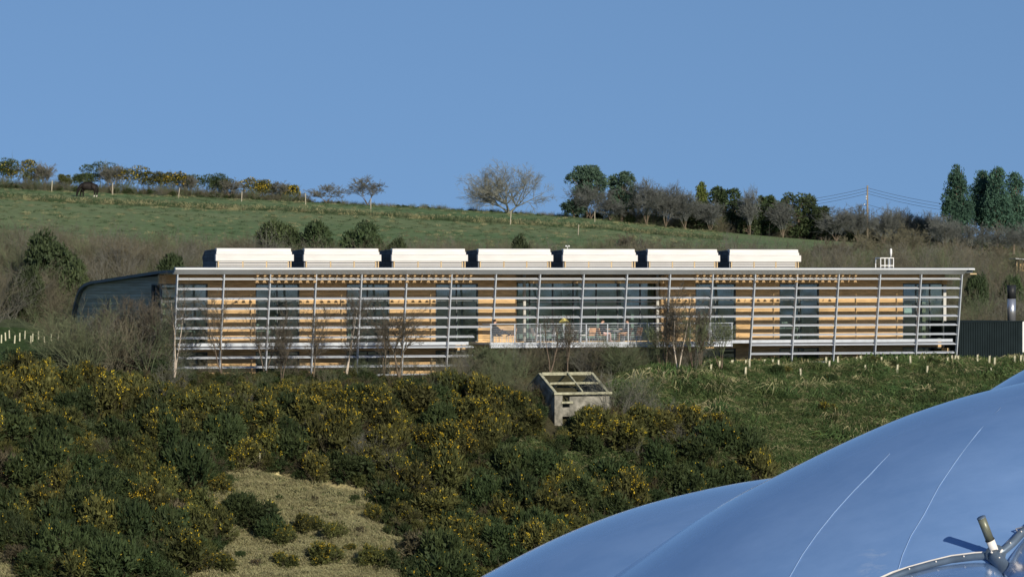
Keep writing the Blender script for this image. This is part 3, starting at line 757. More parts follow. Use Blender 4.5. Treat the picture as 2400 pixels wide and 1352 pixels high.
def lumps(r, rad, h, n):
    """lobes of a bush: centres and radii"""
    C = []; 
    for i in range(n):
        a = r.rand() * 6.28; d = rad * .62 * math.sqrt(r.rand()); rr = rad * (.34 + .26 * r.rand())
        C.append((d * math.cos(a), d * math.sin(a), h * (.35 + .45 * r.rand()) * (1 - .35 * d / rad), rr))
    return C
def surf_points(r, lobes, n, squash=1.0):
    lobes = np.array(lobes); w = lobes[:, 3] ** 2; k = r.choice(len(lobes), n, p=w / w.sum()); d = rdir(r, n, .35)
    P = lobes[k, :3] + d * lobes[k, 3:4] * (.80 + .28 * r.rand(n, 1)) * np.array([1, 1, squash]); return P, d

def gorse_proto(seed, flower, mats_main, rad=1.0, h=1.5, dense=2600, spiky=1.0):
    r = np.random.RandomState(seed); v = Veg(seed); lob = lumps(r, rad, h, 8)
    # woody stems
    n = 14; D = rdir(r, n, 1.4); v.grow(np.zeros((n, 3)) + r.randn(n, 3) * .08, D, np.full(n, h * .75), np.full(n, .03), [(3, .2, .05, 5, .3, .7, .5, .5, .6), (2, .25, .1, 0, 0, 0, 0, 0, .7)], 1)
    P, d = surf_points(r, lob, dense // 9); P[:, 2] = np.maximum(P[:, 2], .05)
    # each shoot: a tuft of spines pointing outward and up
    k = 9; dd = d + np.array([0, 0, .7 * spiky]); dd /= np.linalg.norm(dd, axis=1, keepdims=True)
    base = np.repeat(P - dd * .10, k, 0); t = r.rand(len(base), 1) * .22; ax = np.repeat(dd, k, 0)
    out = r.randn(len(base), 3) * .45; C = base + ax * t + out * .05
    v.leaves(C, ax + out, .13 + .09 * r.rand(len(C)), .022 + .014 * r.rand(len(C)), 0)
    # inner fill so that light dies in it
    P2, d2 = surf_points(r, [(a, b_, c, q * .72) for a, b_, c, q in lob], dense // 5); v.leaves(P2, rdir(r, len(P2), .3), .22, .07, 0)
    fol = v.take('foliage', [mats_main, 'gorse_brown'])
    blo = None
    if flower:
        nf = int(flower); tip = P + dd * .14; hi = tip[:, 2] + .5 * tip[:, 0] - .45 * tip[:, 1] + r.randn(len(tip)) * .35
        order = np.argsort(-hi)[:max(10, int(len(tip) * .62))]; c = r.choice(order, nf // 6)
        C = np.repeat(tip[c], 6, 0) + r.randn(len(c) * 6, 3) * .045
        v.leaves(C, rdir(r, len(C), .5), .045 + .02 * r.rand(len(C)), .024, 0)
        blo = v.take('blossom', ['gorse_flower'])
    return fol, blo

def evergreen_proto(seed, rad, h, n=4200, leaf=.11, m='evergreen', lob=None, squash=1.0):
    r = np.random.RandomState(seed); v = Veg(seed); lob = lob or lumps(r, rad, h * .95, 14)
    P, d = surf_points(r, lob, n, squash); P[:, 2] = np.maximum(P[:, 2], .05)
    g = r.randn(n, 3) * .5 + d + [0, 0, .3]; v.leaves(P, g, leaf * (.8 + .5 * r.rand(n)), leaf * .35, 0)
    P2, d2 = surf_points(r, [(a, b_, c, q * .75) for a, b_, c, q in lob], n // 3, squash); v.leaves(P2, rdir(r, len(P2)), leaf * 2, leaf * .8, 0)
    return v.take('crown', [m])

def shrub_proto(seed, m='brown_twig', h=2.4, n=16, fan=.55, tw=.009, kids=(7, 6), droop=.02):
    v = Veg(seed); r = v.r; D = rdir(r, n, 1.0 / fan); P = np.zeros((n, 3)); P[:, :2] = r.randn(n, 2) * .18 * h / 2
    v.grow(P, D, h * (.6 + .4 * r.rand(n)), np.full(n, tw * 2.4), [(4, .14, .04, kids[0], .2, .55, .55, .6, .6), (3, .2, .05, kids[1], .15, .6, .55, .75, .5), (2, .25, .04, 0, 0, 0, 0, 0, .5)], 0)
    return v.take('twigs', [m])

def make_thing(name, meshes, label, cat, group=None):
    """prototype: Empty with one child per (part name, mesh); kept out of the picture until copied"""
    o = bpy.data.objects.new(name, None); o.empty_display_size = .2; tag(o, label, cat, group)
    kids = []
    for nm, me in meshes:
        if me: kids.append((nm, me))
    return (o, kids)
def place(proto, loc, rz=0, sc=1.0, label=None, tilt=None, group=None):
    o = proto[0].copy(); COL.objects.link(o); o.location = loc; o.rotation_euler = (tilt[0] if tilt else 0, tilt[1] if tilt else 0, rz)
    o.scale = (sc,) * 3 if not isinstance(sc, tuple) else sc
    if label: o['label'] = label
    if group: o['group'] = group
    for nm, me in proto[1]:
        c = bpy.data.objects.new(nm, me); COL.objects.link(c); c.parent = o
    return o

rs = random.Random(11)
# ---- gorse on the slope
G = []
for i in range(4): f, bl_ = gorse_proto(100 + i, 480, 'gorse_green', 1.0, 1.45); G.append(('rich', make_thing('gorse_bush', [('foliage', f), ('blossom', bl_)], 'x', 'bush')))
for i in range(3): f, bl_ = gorse_proto(120 + i, 260, 'gorse_green', 1.0, 1.35); G.append(('some', make_thing('gorse_bush', [('foliage', f), ('blossom', bl_)], 'x', 'bush')))
for i in range(3): f, bl_ = gorse_proto(140 + i, 60, 'gorse_dark', 1.0, 1.35, 3000, 1.3); G.append(('dark', make_thing('gorse_bush', [('foliage', f), ('blossom', bl_)], 'x', 'bush')))
for i in range(1): f, bl_ = gorse_proto(160 + i, 30, 'gorse_brown', .95, 1.2, 1900, 1.2); G.append(('brown', make_thing('gorse_bush', [('foliage', f), ('blossom', bl_)], 'x', 'bush')))
GK = {k: [g for n_, g in G if n_ == k] for k in ('rich', 'some', 'dark', 'brown')}
# where flowers are thick (centre px, py, radius)
RICH = [(90, 870, 130), (260, 920, 150), (470, 960, 130), (310, 990, 120), (640, 950, 120), (820, 960, 140), (960, 900, 120), (1080, 920, 120), (930, 1010, 120), (1240, 960, 90), (1200, 1000, 90),
        (380, 1210, 70), (480, 1320, 90), (1270, 1090, 60), (1420, 1150, 110), (1480, 1110, 70), (1680, 980, 70), (1600, 960, 100), (1740, 1050, 50), (1160, 1260, 120), (1350, 1160, 60), (760, 1340, 100), (30, 950, 80), (660, 1340, 60), (1130, 1320, 90), (1520, 940, 80)]
def gorse_kind(px, py):
    s = 0
    for a, b_, c in RICH: s = max(s, math.exp(-((px - a) ** 2 + (py - b_) ** 2) / (c * c)))
    u = rs.random()
    if u < s * .62: return 'rich'
    if u < .22 + .45 * s: return 'some'
    if u > .955: return 'brown'
    return 'dark' if py > 960 or rs.random() < .35 else 'some'
def slope_at(px, py):
    """point of the front slope seen at px, py"""
    ys = np.arange(225, 300, .15); x = (px - 1200) / F * ys; z = H(x, ys); _, v = UV(x, ys); rows = HOR - F * z / ys
    ok = np.where(rows <= py)[0]          # nearest ground on that line of sight
    k = ok[0] if len(ok) else len(ys) - 1
    if v[k] > -.4: k = max(0, int(np.searchsorted(v, -1.2)))
    return x[k], ys[k], z[k]
LBL = {'rich': ['gorse bush thick with yellow flowers %s', 'gorse bush covered in yellow blossom %s'], 'some': ['sparsely flowering gorse bush %s'], 'dark': ['dark gorse bush almost flowerless %s'], 'brown': ['brown half dead gorse bush %s']}
def where(px, py):
    if py < 960:
        if px < 320: return 'at the left end of the slope crest'
        if px < 700: return 'below the birches on the upper slope'
        if px < 1130: return 'on the crest below the left screens'
        if px < 1320: return 'beside the roofless concrete hut'
        return 'between the concrete hut and the grass bank'
    if py < 1110:
        if px < 430: return 'halfway down the left slope'
        if px < 960: return 'just above the dry grass patch'
        if px < 1330: return 'on the slope below the concrete hut'
        return 'on the mid slope left of the grass bank'
    if px < 430: return 'left of the dry grass patch'
    if px < 970: return 'growing on the dry grass patch'
    if px < 1300: return 'low on the slope right of the dry grass'
    return 'low on the slope above the blue dome'
placed = []
def gorse(x, y, sc, kind, sz=1.0):
    z = float(H(x, y)); px, py = project(x, y, z + .7)
    pr = rs.choice(GK[kind]); lb = ('large ' if sc > 1.22 else 'small ' if sc < .8 else '') + LBL[kind][0] % where(px, py)
    place(pr, (x, y, z - .08 * sc), rs.random() * 6.28, (sc * rs.uniform(.9, 1.15), sc * rs.uniform(.9, 1.15), sc * sz * rs.uniform(.85, 1.15)), lb, group='gorse bushes on the slope')
    placed.append((x, y, sc))
# chosen singles on the dry grass
for px, py, sc, kd in [(600, 1240, 1.35, 'dark'), (560, 1225, 1.1, 'dark'), (640, 1262, 1.0, 'dark'), (712, 1252, .7, 'rich'), (742, 1240, .6, 'rich'), (775, 1270, .75, 'some'), (668, 1280, .75, 'rich'), (875, 1230, .65, 'rich'), (862, 1205, .4, 'some'),
                       (908, 1255, .45, 'dark'), (512, 1160, .85, 'rich'), (505, 1140, .8, 'dark'), (670, 1335, .7, 'rich'), (820, 1300, .45, 'rich'), (870, 1330, .9, 'rich'), (760, 1330, 1.0, 'rich'), (900, 1340, .8, 'dark'), (480, 1345, .9, 'rich'), (520, 1340, .8, 'some'), (590, 1180, .25, 'dark'), (655, 1175, .3, 'dark'), (795, 1170, .25, 'dark'),
                       (1940, 980, .55, 'rich'), (1945, 1000, .4, 'dark'), (1900, 960, .35, 'dark'), (2090, 968, .3, 'some'), (1945, 905, .45, 'dark'), (1820, 885, .55, 'dark'), (1845, 880, .4, 'some'), (2195, 925, .45, 'dark'), (2130, 925, .35, 'dark'), (1910, 1030, .3, 'some'), (1955, 1035, .3, 'dark'), (2040, 1010, .3, 'dark'), (1880, 855, .5, 'dark'), (2050, 858, .45, 'some'), (2090, 862, .35, 'dark'), (2190, 862, .4, 'dark'), (2255, 872, .35, 'dark'), (2300, 876, .3, 'dark'), (1800, 1105, .5, 'some'), (1775, 1110, .6, 'some'),
 (620, 1150, .28, 'brown'), (690, 1160, .22, 'dark'), (740, 1180, .3, 'brown'), (780, 1215, .25, 'brown'), (830, 1180, .3, 'dark'), (845, 1250, .35, 'brown'), (700, 1205, .25, 'brown'), (640, 1200, .3, 'some'), (900, 1300, .3, 'brown'), (560, 1310, .3, 'dark'), (600, 1330, .35, 'brown'), (1232, 1025, 1.3, 'rich'), (1245, 1040, .85, 'rich'), (1212, 1045, 1.0, 'some'), (1405, 1062, 1.7, 'rich'), (1445, 1058, 1.6, 'rich'), (1375, 1050, 1.0, 'some'), (1385, 1085, 1.0, 'dark'),  (1470, 1040, 1.4, 'some'), (1510, 1030, 1.3, 'rich'), (1555, 1030, 1.2, 'some'), (1600, 1030, 1.2, 'rich'), (1640, 1040, 1.1, 'some'), (1680, 1040, 1.2, 'rich'), (1580, 1000, .9, 'some'), (1620, 1005, .8, 'dark')]:
    x, y, z = slope_at(px, py); gorse(x, y, sc, kd)
tries = 0; npc = 0; cands = []
while len(cands) < 7000:
    y = rs.uniform(229, 262); x = (rs.uniform(-50, 1830) - 1200) / F * y; u, v = UV(x, y)
    if v > -4.0: continue
    z = float(H(x, y)); px, py = project(x, y, z)
    if py > 1395 or py < 840: continue
    p2 = (px, py - 10)
    if any(bool(pol(p2, q)) for q in SAND) or bool(pol(p2, BANK)) or any(bool(pol(p2, q)) for q in GLADE): continue
    if 1215 < px < 1450 and 905 < py < 1025: continue           # the hut stands here
    if px > 1120 and py - 45 > np.interp(px, [1100, 1130, 1300, 1500, 1700, 1810], [1420, 1352, 1262, 1186, 1138, 1120]): continue
    top = float(np.interp(px, [0, 150, 260, 400, 600, 900, 1000, 1100, 1200, 1290, 1450, 1700], [832, 845, 872, 896, 902, 888, 876, 880, 905, 985, 915, 935]))
    scm = (py - top) / (1.8 * F / y)
    if 1235 < px < 1375 and py > 1000: scm = min(scm, (py - 1000) / (2.0 * F / y))
    if scm < .35: continue
    cands.append((x, y, px, py, scm))
while len(placed) < 299:
    best = None
    for x, y, px, py, scm in rs.sample(cands, 60):
        md = min([math.hypot(x - a, y - b_) - .42 * c for a, b_, c in placed])
        if best is None or md > best[0]: best = (md, x, y, px, py, scm)
    md, x, y, px, py, scm = best; gorse(x, y, min(scm, rs.uniform(.85, 1.55)), gorse_kind(px, py), rs.uniform(.9, 1.4)); tries += 1
print('gorse', len(placed), tries)


# ---- scattered ground cover, one object each (stuff)
def scatter(name, protos, pts, rots, scl, seed=0):
    """protos: meshes; instances through geometry nodes"""
    src = bpy.data.collections.new(name + '_source')
    for i, me in enumerate(protos):
        o = bpy.data.objects.new('source_%02d_%s' % (i, name), me); src.objects.link(o)
    me = bpy.data.meshes.new(name); me.vertices.add(len(pts)); me.vertices.foreach_set('co', np.asarray(pts, np.float32).ravel())
    r = np.random.RandomState(seed)
    a = me.attributes.new('rot', 'FLOAT_VECTOR', 'POINT'); a.data.foreach_set('vector', np.asarray(rots, np.float32).ravel())
    a = me.attributes.new('scl', 'FLOAT', 'POINT'); a.data.foreach_set('value', np.asarray(scl, np.float32))
    a = me.attributes.new('pick', 'INT', 'POINT'); a.data.foreach_set('value', r.randint(0, len(protos), len(pts)).astype(np.int32))
    o = link(name, me); tag(o, kind='stuff')
    ng = bpy.data.node_groups.new(name, 'GeometryNodeTree'); ng.interface.new_socket('Geometry', in_out='INPUT', socket_type='NodeSocketGeometry'); ng.interface.new_socket('Geometry', in_out='OUTPUT', socket_type='NodeSocketGeometry')
    N = ng.nodes; Lk = ng.links; gi = N.new('NodeGroupInput'); go = N.new('NodeGroupOutput'); ip = N.new('GeometryNodeInstanceOnPoints')
    ci = N.new('GeometryNodeCollectionInfo'); ci.inputs['Collection'].default_value = src; ci.inputs['Separate Children'].default_value = True; ci.inputs['Reset Children'].default_value = True
    def na(nm, t): q = N.new('GeometryNodeInputNamedAttribute'); q.data_type = t; q.inputs['Name'].default_value = nm; return q.outputs['Attribute']
    Lk.new(gi.outputs[0], ip.inputs['Points']); Lk.new(ci.outputs[0], ip.inputs['Instance']); ip.inputs['Pick Instance'].default_value = True
    Lk.new(na('pick', 'INT'), ip.inputs['Instance Index']); Lk.new(na('rot', 'FLOAT_VECTOR'), ip.inputs['Rotation']); Lk.new(na('scl', 'FLOAT'), ip.inputs['Scale'])
    Lk.new(ip.outputs[0], go.inputs[0])
    md = o.modifiers.new('scatter', 'NODES'); md.node_group = ng
    return o

def tuft_proto(seed, m, n=46, h=.42, spread=.22, lean=.5):
    v = Veg(seed); r = v.r; P = np.zeros((n, 3)); P[:, :2] = r.randn(n, 2) * spread * .5; d = rdir(r, n, 2.2); d[:, :2] += P[:, :2] * 2 + lean * np.array([.6, -.3]) * r.rand(n, 1)
    L = h * (.5 + .6 * r.rand(n)); mid = P + d / np.linalg.norm(d, axis=1, keepdims=True) * L[:, None] * .6
    v.segs(P, mid, np.full(n, .010), np.full(n, .009)); d2 = d.copy(); d2[:, 2] -= 1.4; v.leaves(mid, d2, L * .6, .010)
    return v.take('tuft', [m])
tg = [tuft_proto(300 + i, 'grass_green', 70, .62, .34, 1.6) for i in range(5)] + [tuft_proto(310 + i, 'grass_straw', 46, .6, .3, 1.8) for i in range(2)]
ts = [tuft_proto(320 + i, 'grass_straw', 50, .42, .3, 1.2) for i in range(3)] + [tuft_proto(330, 'grass_green', 30, .25)]
def slope_pts(n, box, polys, seed, inside=True, ymin=228, ymax=283, vmax=2.5):
    r = np.random.RandomState(seed); out = []
    while len(out) < n:
        y = r.uniform(ymin, ymax, 20000); px = r.uniform(box[0], box[1], 20000); x = (px - 1200) / F * y; z = H(x, y); _, v = UV(x, y); p, q = project(x, y, z)
        ok = (v < vmax) & (q < 1400)
        if polys is not None:
            m = np.zeros(len(y), bool)
            for pl in polys: m |= pol((p + 30 * fbm(x * .5, y * .5, 2), q + 25 * fbm(x * .5 + 7, y * .5, 2)), pl)
            ok &= m if inside else ~m
        out += list(zip(x[ok], y[ok], z[ok] - .03))
    out = np.array(out[:n]); rot = np.zeros((n, 3)); rot[:, 2] = r.rand(n) * 6.28; rot[:, :2] = r.randn(n, 2) * .12; return out, rot, r
P, Rt, r_ = slope_pts(26000, (1400, 2500), [BANK], 1, ymin=236); dn = fbm(P[:, 0] * .5, P[:, 1] * .5, 3); scatter('bank_grass', tg, P, Rt, (.45 + 1.4 * np.clip(dn + .3, 0, 1)) * (.7 + .6 * r_.rand(len(P))) * np.where(r_.rand(len(P)) < .05, 1.7, 1), 1)
P, Rt, r_ = slope_pts(14000, (-60, 1030), SAND, 2, ymin=228, ymax=252, vmax=-3); dn = fbm(P[:, 0] * .8, P[:, 1] * .8, 3); P = P[(dn > -.12) | (r_.rand(len(P)) < .35)]; scatter('dry_grass', ts, P, Rt[:len(P)], .45 + .8 * r_.rand(len(P)) ** 2, 2)
P, Rt, r_ = slope_pts(2500, (1150, 1720), GLADE, 3, ymin=228, vmax=-3); scatter('glade_grass', tg, P, Rt, .8 + .6 * r_.rand(len(P)), 3)
# low bramble and dead bracken under and between the gorse
br_p = [shrub_proto(340 + i, ['under_twig', 'under_twig'][i], .8, 14, .9, .008, (5, 4)) for i in range(2)] + [gorse_proto(350 + i, 0, 'gorse_dark' if i > 1 else 'gorse_green', .5, .65, 1100)[0] for i in range(4)]
P, Rt, r_ = slope_pts(6200, (-80, 1860), SAND + [BANK] + GLADE, 4, False, 228, 264, -1.5); _p, _q = project(P[:, 0], P[:, 1], P[:, 2]); _k = ~((_p > 1270) & (_p < 1350) & (_q > 960) & (_q < 1045)); P, Rt = P[_k], Rt[_k]; _u, _v = UV(P[:, 0], P[:, 1]); r_ = np.random.RandomState(44); scatter('undergrowth', br_p, P, Rt, (.6 + .7 * r_.rand(len(P))) * np.where(_v > -5, .55, 1), 4)

# ---- bare shrubs
SB = [make_thing('bare_shrub', [('twigs', shrub_proto(400 + i, 'brown_twig', 2.6, 15))], 'x', 'shrub') for i in range(4)]
SO = [make_thing('bare_shrub', [('twigs', shrub_proto(410 + i, 'olive_twig', 2.6, 15, .6))], 'x', 'shrub') for i in range(3)]
SG = [make_thing('bare_shrub', [('twigs', shrub_proto(420 + i, 'grey_twig', 2.8, 14, .5))], 'x', 'shrub') for i in range(3)]
def wxy(px, v): y = float(YV(px, v)); return (px - 1200) / F * y, y
def hill(px, v): x, y = wxy(px, v); return x, y, float(H(x, y))
# hedge bank behind the building
def TOPL(px): return float(np.interp(px, [0, 120, 230, 330, 480, 600, 780, 960, 1100, 1300, 1400, 1500, 1580, 1700, 1880, 1960, 2100, 2230, 2400], [522, 540, 552, 542, 566, 560, 572, 580, 574, 574, 560, 552, 562, 566, 578, 562, 548, 566, 560]))
for px, py, sc in [(1440, 990, 1.1), (1468, 975, 1.0), (330, 975, .8), (295, 962, .7), (362, 985, .75), (310, 1000, .6), (400, 930, .7), (560, 985, .55), (760, 1050, .7), (800, 1062, .75), (850, 1100, .7), (905, 1120, .65), (1000, 960, .7), (1042, 950, .8), (880, 1075, .6), (940, 1150, .6), (985, 1180, .6), (1500, 985, .7), (1545, 1010, .7), (1600, 1060, .6), (1480, 1080, .6), (120, 1000, .6), (180, 1030, .6), (230, 1075, .5)]:
    x, y, z = slope_at(px, py); place(rs.choice(SO + SG), (x, y, z - .05), rs.random() * 6.28, sc, 'bare grey green shrub among the gorse ' + where(px, py), group='bare shrubs among the gorse')
n_ = 0; tries = 0; bp = []
while n_ < 190 and tries < 9000:
    tries += 1; px = rs.uniform(-60, 2460); v = rs.uniform(17, 58) if px > 150 else rs.uniform(20, 58)
    x, y, z = hill(px, v); ppx, ppy = project(x, y, z)
    sc_ = rs.uniform(.75, 1.25)
    while ppy - 2.3 * sc_ * F / y < TOPL(px) and sc_ > .3: sc_ -= .06
    if sc_ < .4: continue
    if 480 < px < 1880 and z + 2.6 * sc_ < 1.0: continue       # hidden by the building
    if 170 < px < 480 and ppy > 720: continue
    md = min([math.hypot(x - a, y - b_) for a, b_ in bp] or [9])
    if md < 1.9: continue
    bp.append((x, y)); n_ += 1
    kd = rs.random(); pr = rs.choice(SB if kd < .6 else SO if kd < .82 else SG); col = 'brown' if kd < .6 else 'olive' if kd < .82 else 'grey'
    side = 'at the far left behind the gable' if px < 480 else 'rising behind the white rooftop vents' if px < 1880 else 'behind the right end of the building'
    place(pr, (x, y, z), rs.random() * 6.28, sc_, 'bare %s thicket shrub %s' % (col, side), group='bare shrubs on the bank behind the building')
print('bank shrubs', n_)
# finer mass between them
def back_pts(n, seed):
    r = np.random.RandomState(seed); out = []
    while len(out) < n:
        px = r.uniform(-90, 2500, 8000); v = r.uniform(15.5, 66, 8000); y = YV(px, v); x = (px - 1200) / F * y; z = H(x, y); p, q = project(x, y, z)
        lim = np.interp(px, [0, 400, 700, 1000, 1500, 1880, 2100, 2400], [556, 570, 582, 588, 580, 590, 585, 590])
        ok = (q - 1.3 * F / y > lim - 22 + 30 * fbm(x * .15, y * .15, 3)) & ~((p > 150) & (p < 470) & (q > 705)) & ~((p > 520) & (p < 2230) & (z < -2.2)) & ~((p < 160) & (q > 735))
        out += list(zip(x[ok], y[ok], z[ok] - .05))
    out = np.array(out[:n]); rot = np.zeros((n, 3)); rot[:, 2] = r.rand(n) * 6.28; return out, rot, r
th_p = [shrub_proto(440 + i, ['brown_twig', 'brown_twig', 'olive_twig', 'grey_twig'][i], 1.7, 14, .75, .009, (6, 5)) for i in range(4)] + [gorse_proto(450 + i, 0, 'gorse_dark', .6, .8, 900)[0] for i in range(2)]
P, Rt, r_ = back_pts(3400, 5); scatter('thicket', th_p, P, Rt, .6 + .7 * r_.rand(len(P)), 5)
# in front of the building: brown thicket under the balcony, tangle before the gable, scrub along the foot
FR = [(px, rs.uniform(-7, -3.2), rs.uniform(.45, .7), 'on the crest left of the roofless hut') for px in range(1060, 1250, 10)] + [(px, rs.uniform(-2.8, -.6), rs.uniform(.50, .74), 'under the balcony') for px in range(1085, 1480, 13)] + \
     [(px, rs.uniform(-2.5, 5.5), rs.uniform(1.0, 1.55), 'in front of the dark gable wall') for px in list(range(150, 400, 11))] + \
     [(px, rs.uniform(-4.5, -1.5), rs.uniform(.3, .5), 'at the foot of the louvre screens') for px in range(395, 1090, 26)] + \
     [(px, rs.uniform(-4.0, -1.0), rs.uniform(.4, .6), 'at the foot of the wall right of the balcony') for px in range(1480, 1640, 24)]
for px, v, sc, wh in FR:
    x, y, z = hill(px, v); kd = rs.random(); pr = rs.choice(SB if kd < .55 else SO if kd < .85 else SG)
    place(pr, (x, y, z - .05), rs.random() * 6.28, sc, 'bare %s shrub growing %s' % ('brown' if kd < .55 else 'olive' if kd < .85 else 'grey', wh), group='bare shrubs before the building')

# ---- evergreen bushes and ivy
EV = [make_thing('evergreen_bush', [('foliage', evergreen_proto(500 + i, 1.0, 1.9))], 'x', 'bush') for i in range(4)]
def evb(px, pyt, pyb, w, v, label, m=None):
    x, y, z = hill(px, v); k = F / y; h = max(.6, (HOR - pyt) / k - z); rad = w / k / 2
    z0 = z
    pr = rs.choice(EV); place(pr, (x, y, z0), rs.random() * 6.28, (rad / .95, rad / .95, h / 1.95), label)
evb(118, 532, 640, 125, 40, 'large dark evergreen bush among bare scrub at the far left')
evb(60, 600, 700, 90, 30, 'evergreen bush below the large one at the far left edge')
evb(170, 600, 660, 80, 36, 'low evergreen bush right of the large one at the far left')
evb(400, 580, 640, 80, 38, 'dark evergreen bush behind the left roof slope')
evb(655, 497, 580, 105, 60, 'tall round dark bush left of the pair behind the second rooftop vent')
evb(740, 505, 580, 95, 59, 'round dark bush behind the gap after the first rooftop vent')
evb(845, 512, 585, 105, 60, 'wide dark bush behind the second rooftop vent')
evb(928, 542, 585, 62, 54, 'small dark bush behind the third rooftop vent')
evb(1225, 545, 585, 62, 52, 'small dark bush behind the fourth rooftop vent')
evb(2287, 620, 660, 48, 30, 'bright green conifer bush right of the roof end')
evb(2370, 628, 668, 60, 32, 'green bush beside the black topped flue')
def hedge():
    x, y, z = hill(105, 2.0); t = empty('dark_hedge', (x, y, z), .1); tag(t, 'dense dark green hedge left of the curved gable', 'hedge')
    r = np.random.RandomState(8); lob = [(-2.2 + .32 * i, r.randn() * .15, h_ + r.randn() * .06, .42) for i in range(14) for h_ in (.3, .8, 1.15)]
    link('foliage', evergreen_proto(521, 1, 1, 5200, .10, 'evergreen', lob), t)
hedge()
def ivy():
    x, y, z = hill(1425, -2.2); t = empty('ivy_bush', (x, y, z)); tag(t, 'glossy dark ivy bush below the balcony right of the hut', 'bush')
    r = np.random.RandomState(5); lob = [(-1.0 + .28 * i + r.randn() * .1, r.randn() * .2, 1.0 - .12 * abs(i - 4) + r.randn() * .12, .42) for i in range(9)] + [(-.6 + .3 * i, 0, .5, .45) for i in range(5)]
    link('foliage', evergreen_proto(520, 1, 1, 4200, .10, 'ivy', lob), t)
ivy()
x, y, z = hill(1455, -3.6); place(SO[0], (x, y, z), 1, (1.0, 1.0, .8), 'olive bushy shrub right of the roofless hut', group='bare shrubs before the building')
x, y, z = hill(1462, -4.4); place(SO[1], (x, y, z), 3, (1.0, 1.0, .75), 'olive bushy shrub right of the roofless hut', group='bare shrubs before the building')
for px, v, sc in ((352, 1.0, .9), (375, -1.5, 1.0), (268, 1.5, .8)):
    x, y, z = hill(px, v); place(EV[0], (x, y, z), px, (sc * .7, sc * .7, sc * .75), 'ivy green bush in the tangle before the gable, %s' % {352: 'nearest the window strip', 375: 'beside the first screen post', 268: 'below the small gable window'}[px])

def bare_tree(px, v, pyt, wpx, label, seed, bark='bark', twig='birch_twig', stems=3, spread=.7, lv=None, cat_group=None, r0=.09, dz=0, trunk=.34, tmin=.009):
    x, y, z = hill(px, v); k = F / y; h = (HOR - pyt) / k - z; t = empty('bare_tree', (x, y, z + dz)); tag(t, label, 'tree', cat_group)
    sp = wpx / k / h * .5
    lv = lv or [(5, .12, .05, 6, .25, .6, .6, .6, .6), (4, .15, .04, 6, .2, .6, .55, .65, .6), (3, .18, .03, 5, .15, .6, .55, .8, .5), (2, .22, .02, 0, 0, 0, 0, 0, .4)]
    scl = None
    for turn in (0, 1):          # the first turn only measures the crown
        vg = Veg(seed); r = vg.r; vg.sc = scl; vg.rmin = tmin
        a = np.linspace(0, 6.28, stems, endpoint=False) + r.rand(); D = np.stack([np.cos(a) * sp * spread, np.sin(a) * sp * .5 * spread, np.ones(stems)], 1); D /= np.linalg.norm(D, axis=1, keepdims=True)
        P = np.zeros((stems, 3)); L = np.full(stems, h * trunk); p = P; d = D; ns = 3
        for k_ in range(ns):
            d = d + r.randn(stems, 3) * .08; d /= np.linalg.norm(d, axis=1, keepdims=True); q = p + d * (L / ns)[:, None]; vg.segs(p, q, np.full(stems, r0 * (1 - .2 * k_)), np.full(stems, r0 * (1 - .2 * (k_ + 1)))); p = q
        if turn: link('trunk', vg.take('trunk', [bark]), t)
        else: vg.V = []; vg.T = []; vg.M = []; vg.n = 0
        nc = 5; idx = np.repeat(np.arange(stems), nc); P2 = p[idx]; pr = rdir(r, len(idx)); D2 = d[idx] * .8 + pr * np.array([sp, sp * .7, .25]) * .95; D2 /= np.linalg.norm(D2, axis=1, keepdims=True)
        vg.grow(P2, D2, h * .42 * (.7 + .6 * r.rand(len(idx))), np.full(len(idx), r0 * .42), lv, 0)
        if turn: link('branches', vg.take('branches', [twig]), t)
        else:
            co = np.concatenate(vg.V); sx = (wpx / k) / max(.1, np.percentile(co[:, 0], 99.3) - np.percentile(co[:, 0], .7)); scl = np.array([sx, sx, h / np.percentile(co[:, 2], 99.7)])
    return t
# ---- birches and bare trees before the screens
def birch(px, v, h, label, seed, lean=(0, 0), white=True, stems=2, kids=(7, 6, 6)):
    x, y, z = hill(px, v); t = empty('birch_tree', (x, y, z)); tag(t, label, 'tree', 'bare birches before the screens')
    vg = Veg(seed); r = vg.r; D = np.array([[lean[0] + r.randn() * .12, r.randn() * .12, 1.] for _ in range(stems)]); D /= np.linalg.norm(D, axis=1, keepdims=True)
    # trunk
    P = np.zeros((stems, 3)); p = P.copy(); d = D.copy(); L = h * (.8 + .2 * r.rand(stems)); nodes = [p]; ds = [d]; ns = 7; r0 = .055 if white else .05
    for k in range(ns):
        d = d + r.randn(stems, 3) * .09; d[:, 2] += .03; d /= np.linalg.norm(d, axis=1, keepdims=True); q = p + d * (L / ns)[:, None]
        vg.segs(p, q, np.full(stems, r0 * (1 - .85 * k / ns)), np.full(stems, r0 * (1 - .85 * (k + 1) / ns))); p = q; nodes.append(p); ds.append(d)
    link('trunk', vg.take('trunk', ['birch_bark' if white else 'bark']), t)
    N = np.stack(nodes); Dd = np.stack(ds); nb = int(kids[0] * stems * 3.2); idx = r.randint(0, stems, nb); k0 = r.randint(2, ns, nb); fr = r.rand(nb, 1)
    P2 = N[k0, idx] * (1 - fr) + N[k0 + 1, idx] * fr; pr = rdir(r, nb); D2 = Dd[k0, idx] * .75 + pr * .6; D2 /= np.linalg.norm(D2, axis=1, keepdims=True)
    vg.grow(P2, D2, h * (.16 + .16 * r.rand(nb)), np.full(nb, .014), [(4, .14, .06, kids[1], .2, .5, .5, .7, .6), (3, .16, .02, kids[2], .1, .5, .55, .85, .5), (2, .2, 0, 0, 0, 0, 0, 0, .4)], 0)
    link('twigs', vg.take('twigs', ['birch_twig']), t)
    return t
birch(408, -3.5, 5.2, 'pale forked birch at the left end of the louvre screens', 601, (.06, 0), True, 2, (6, 5, 5))
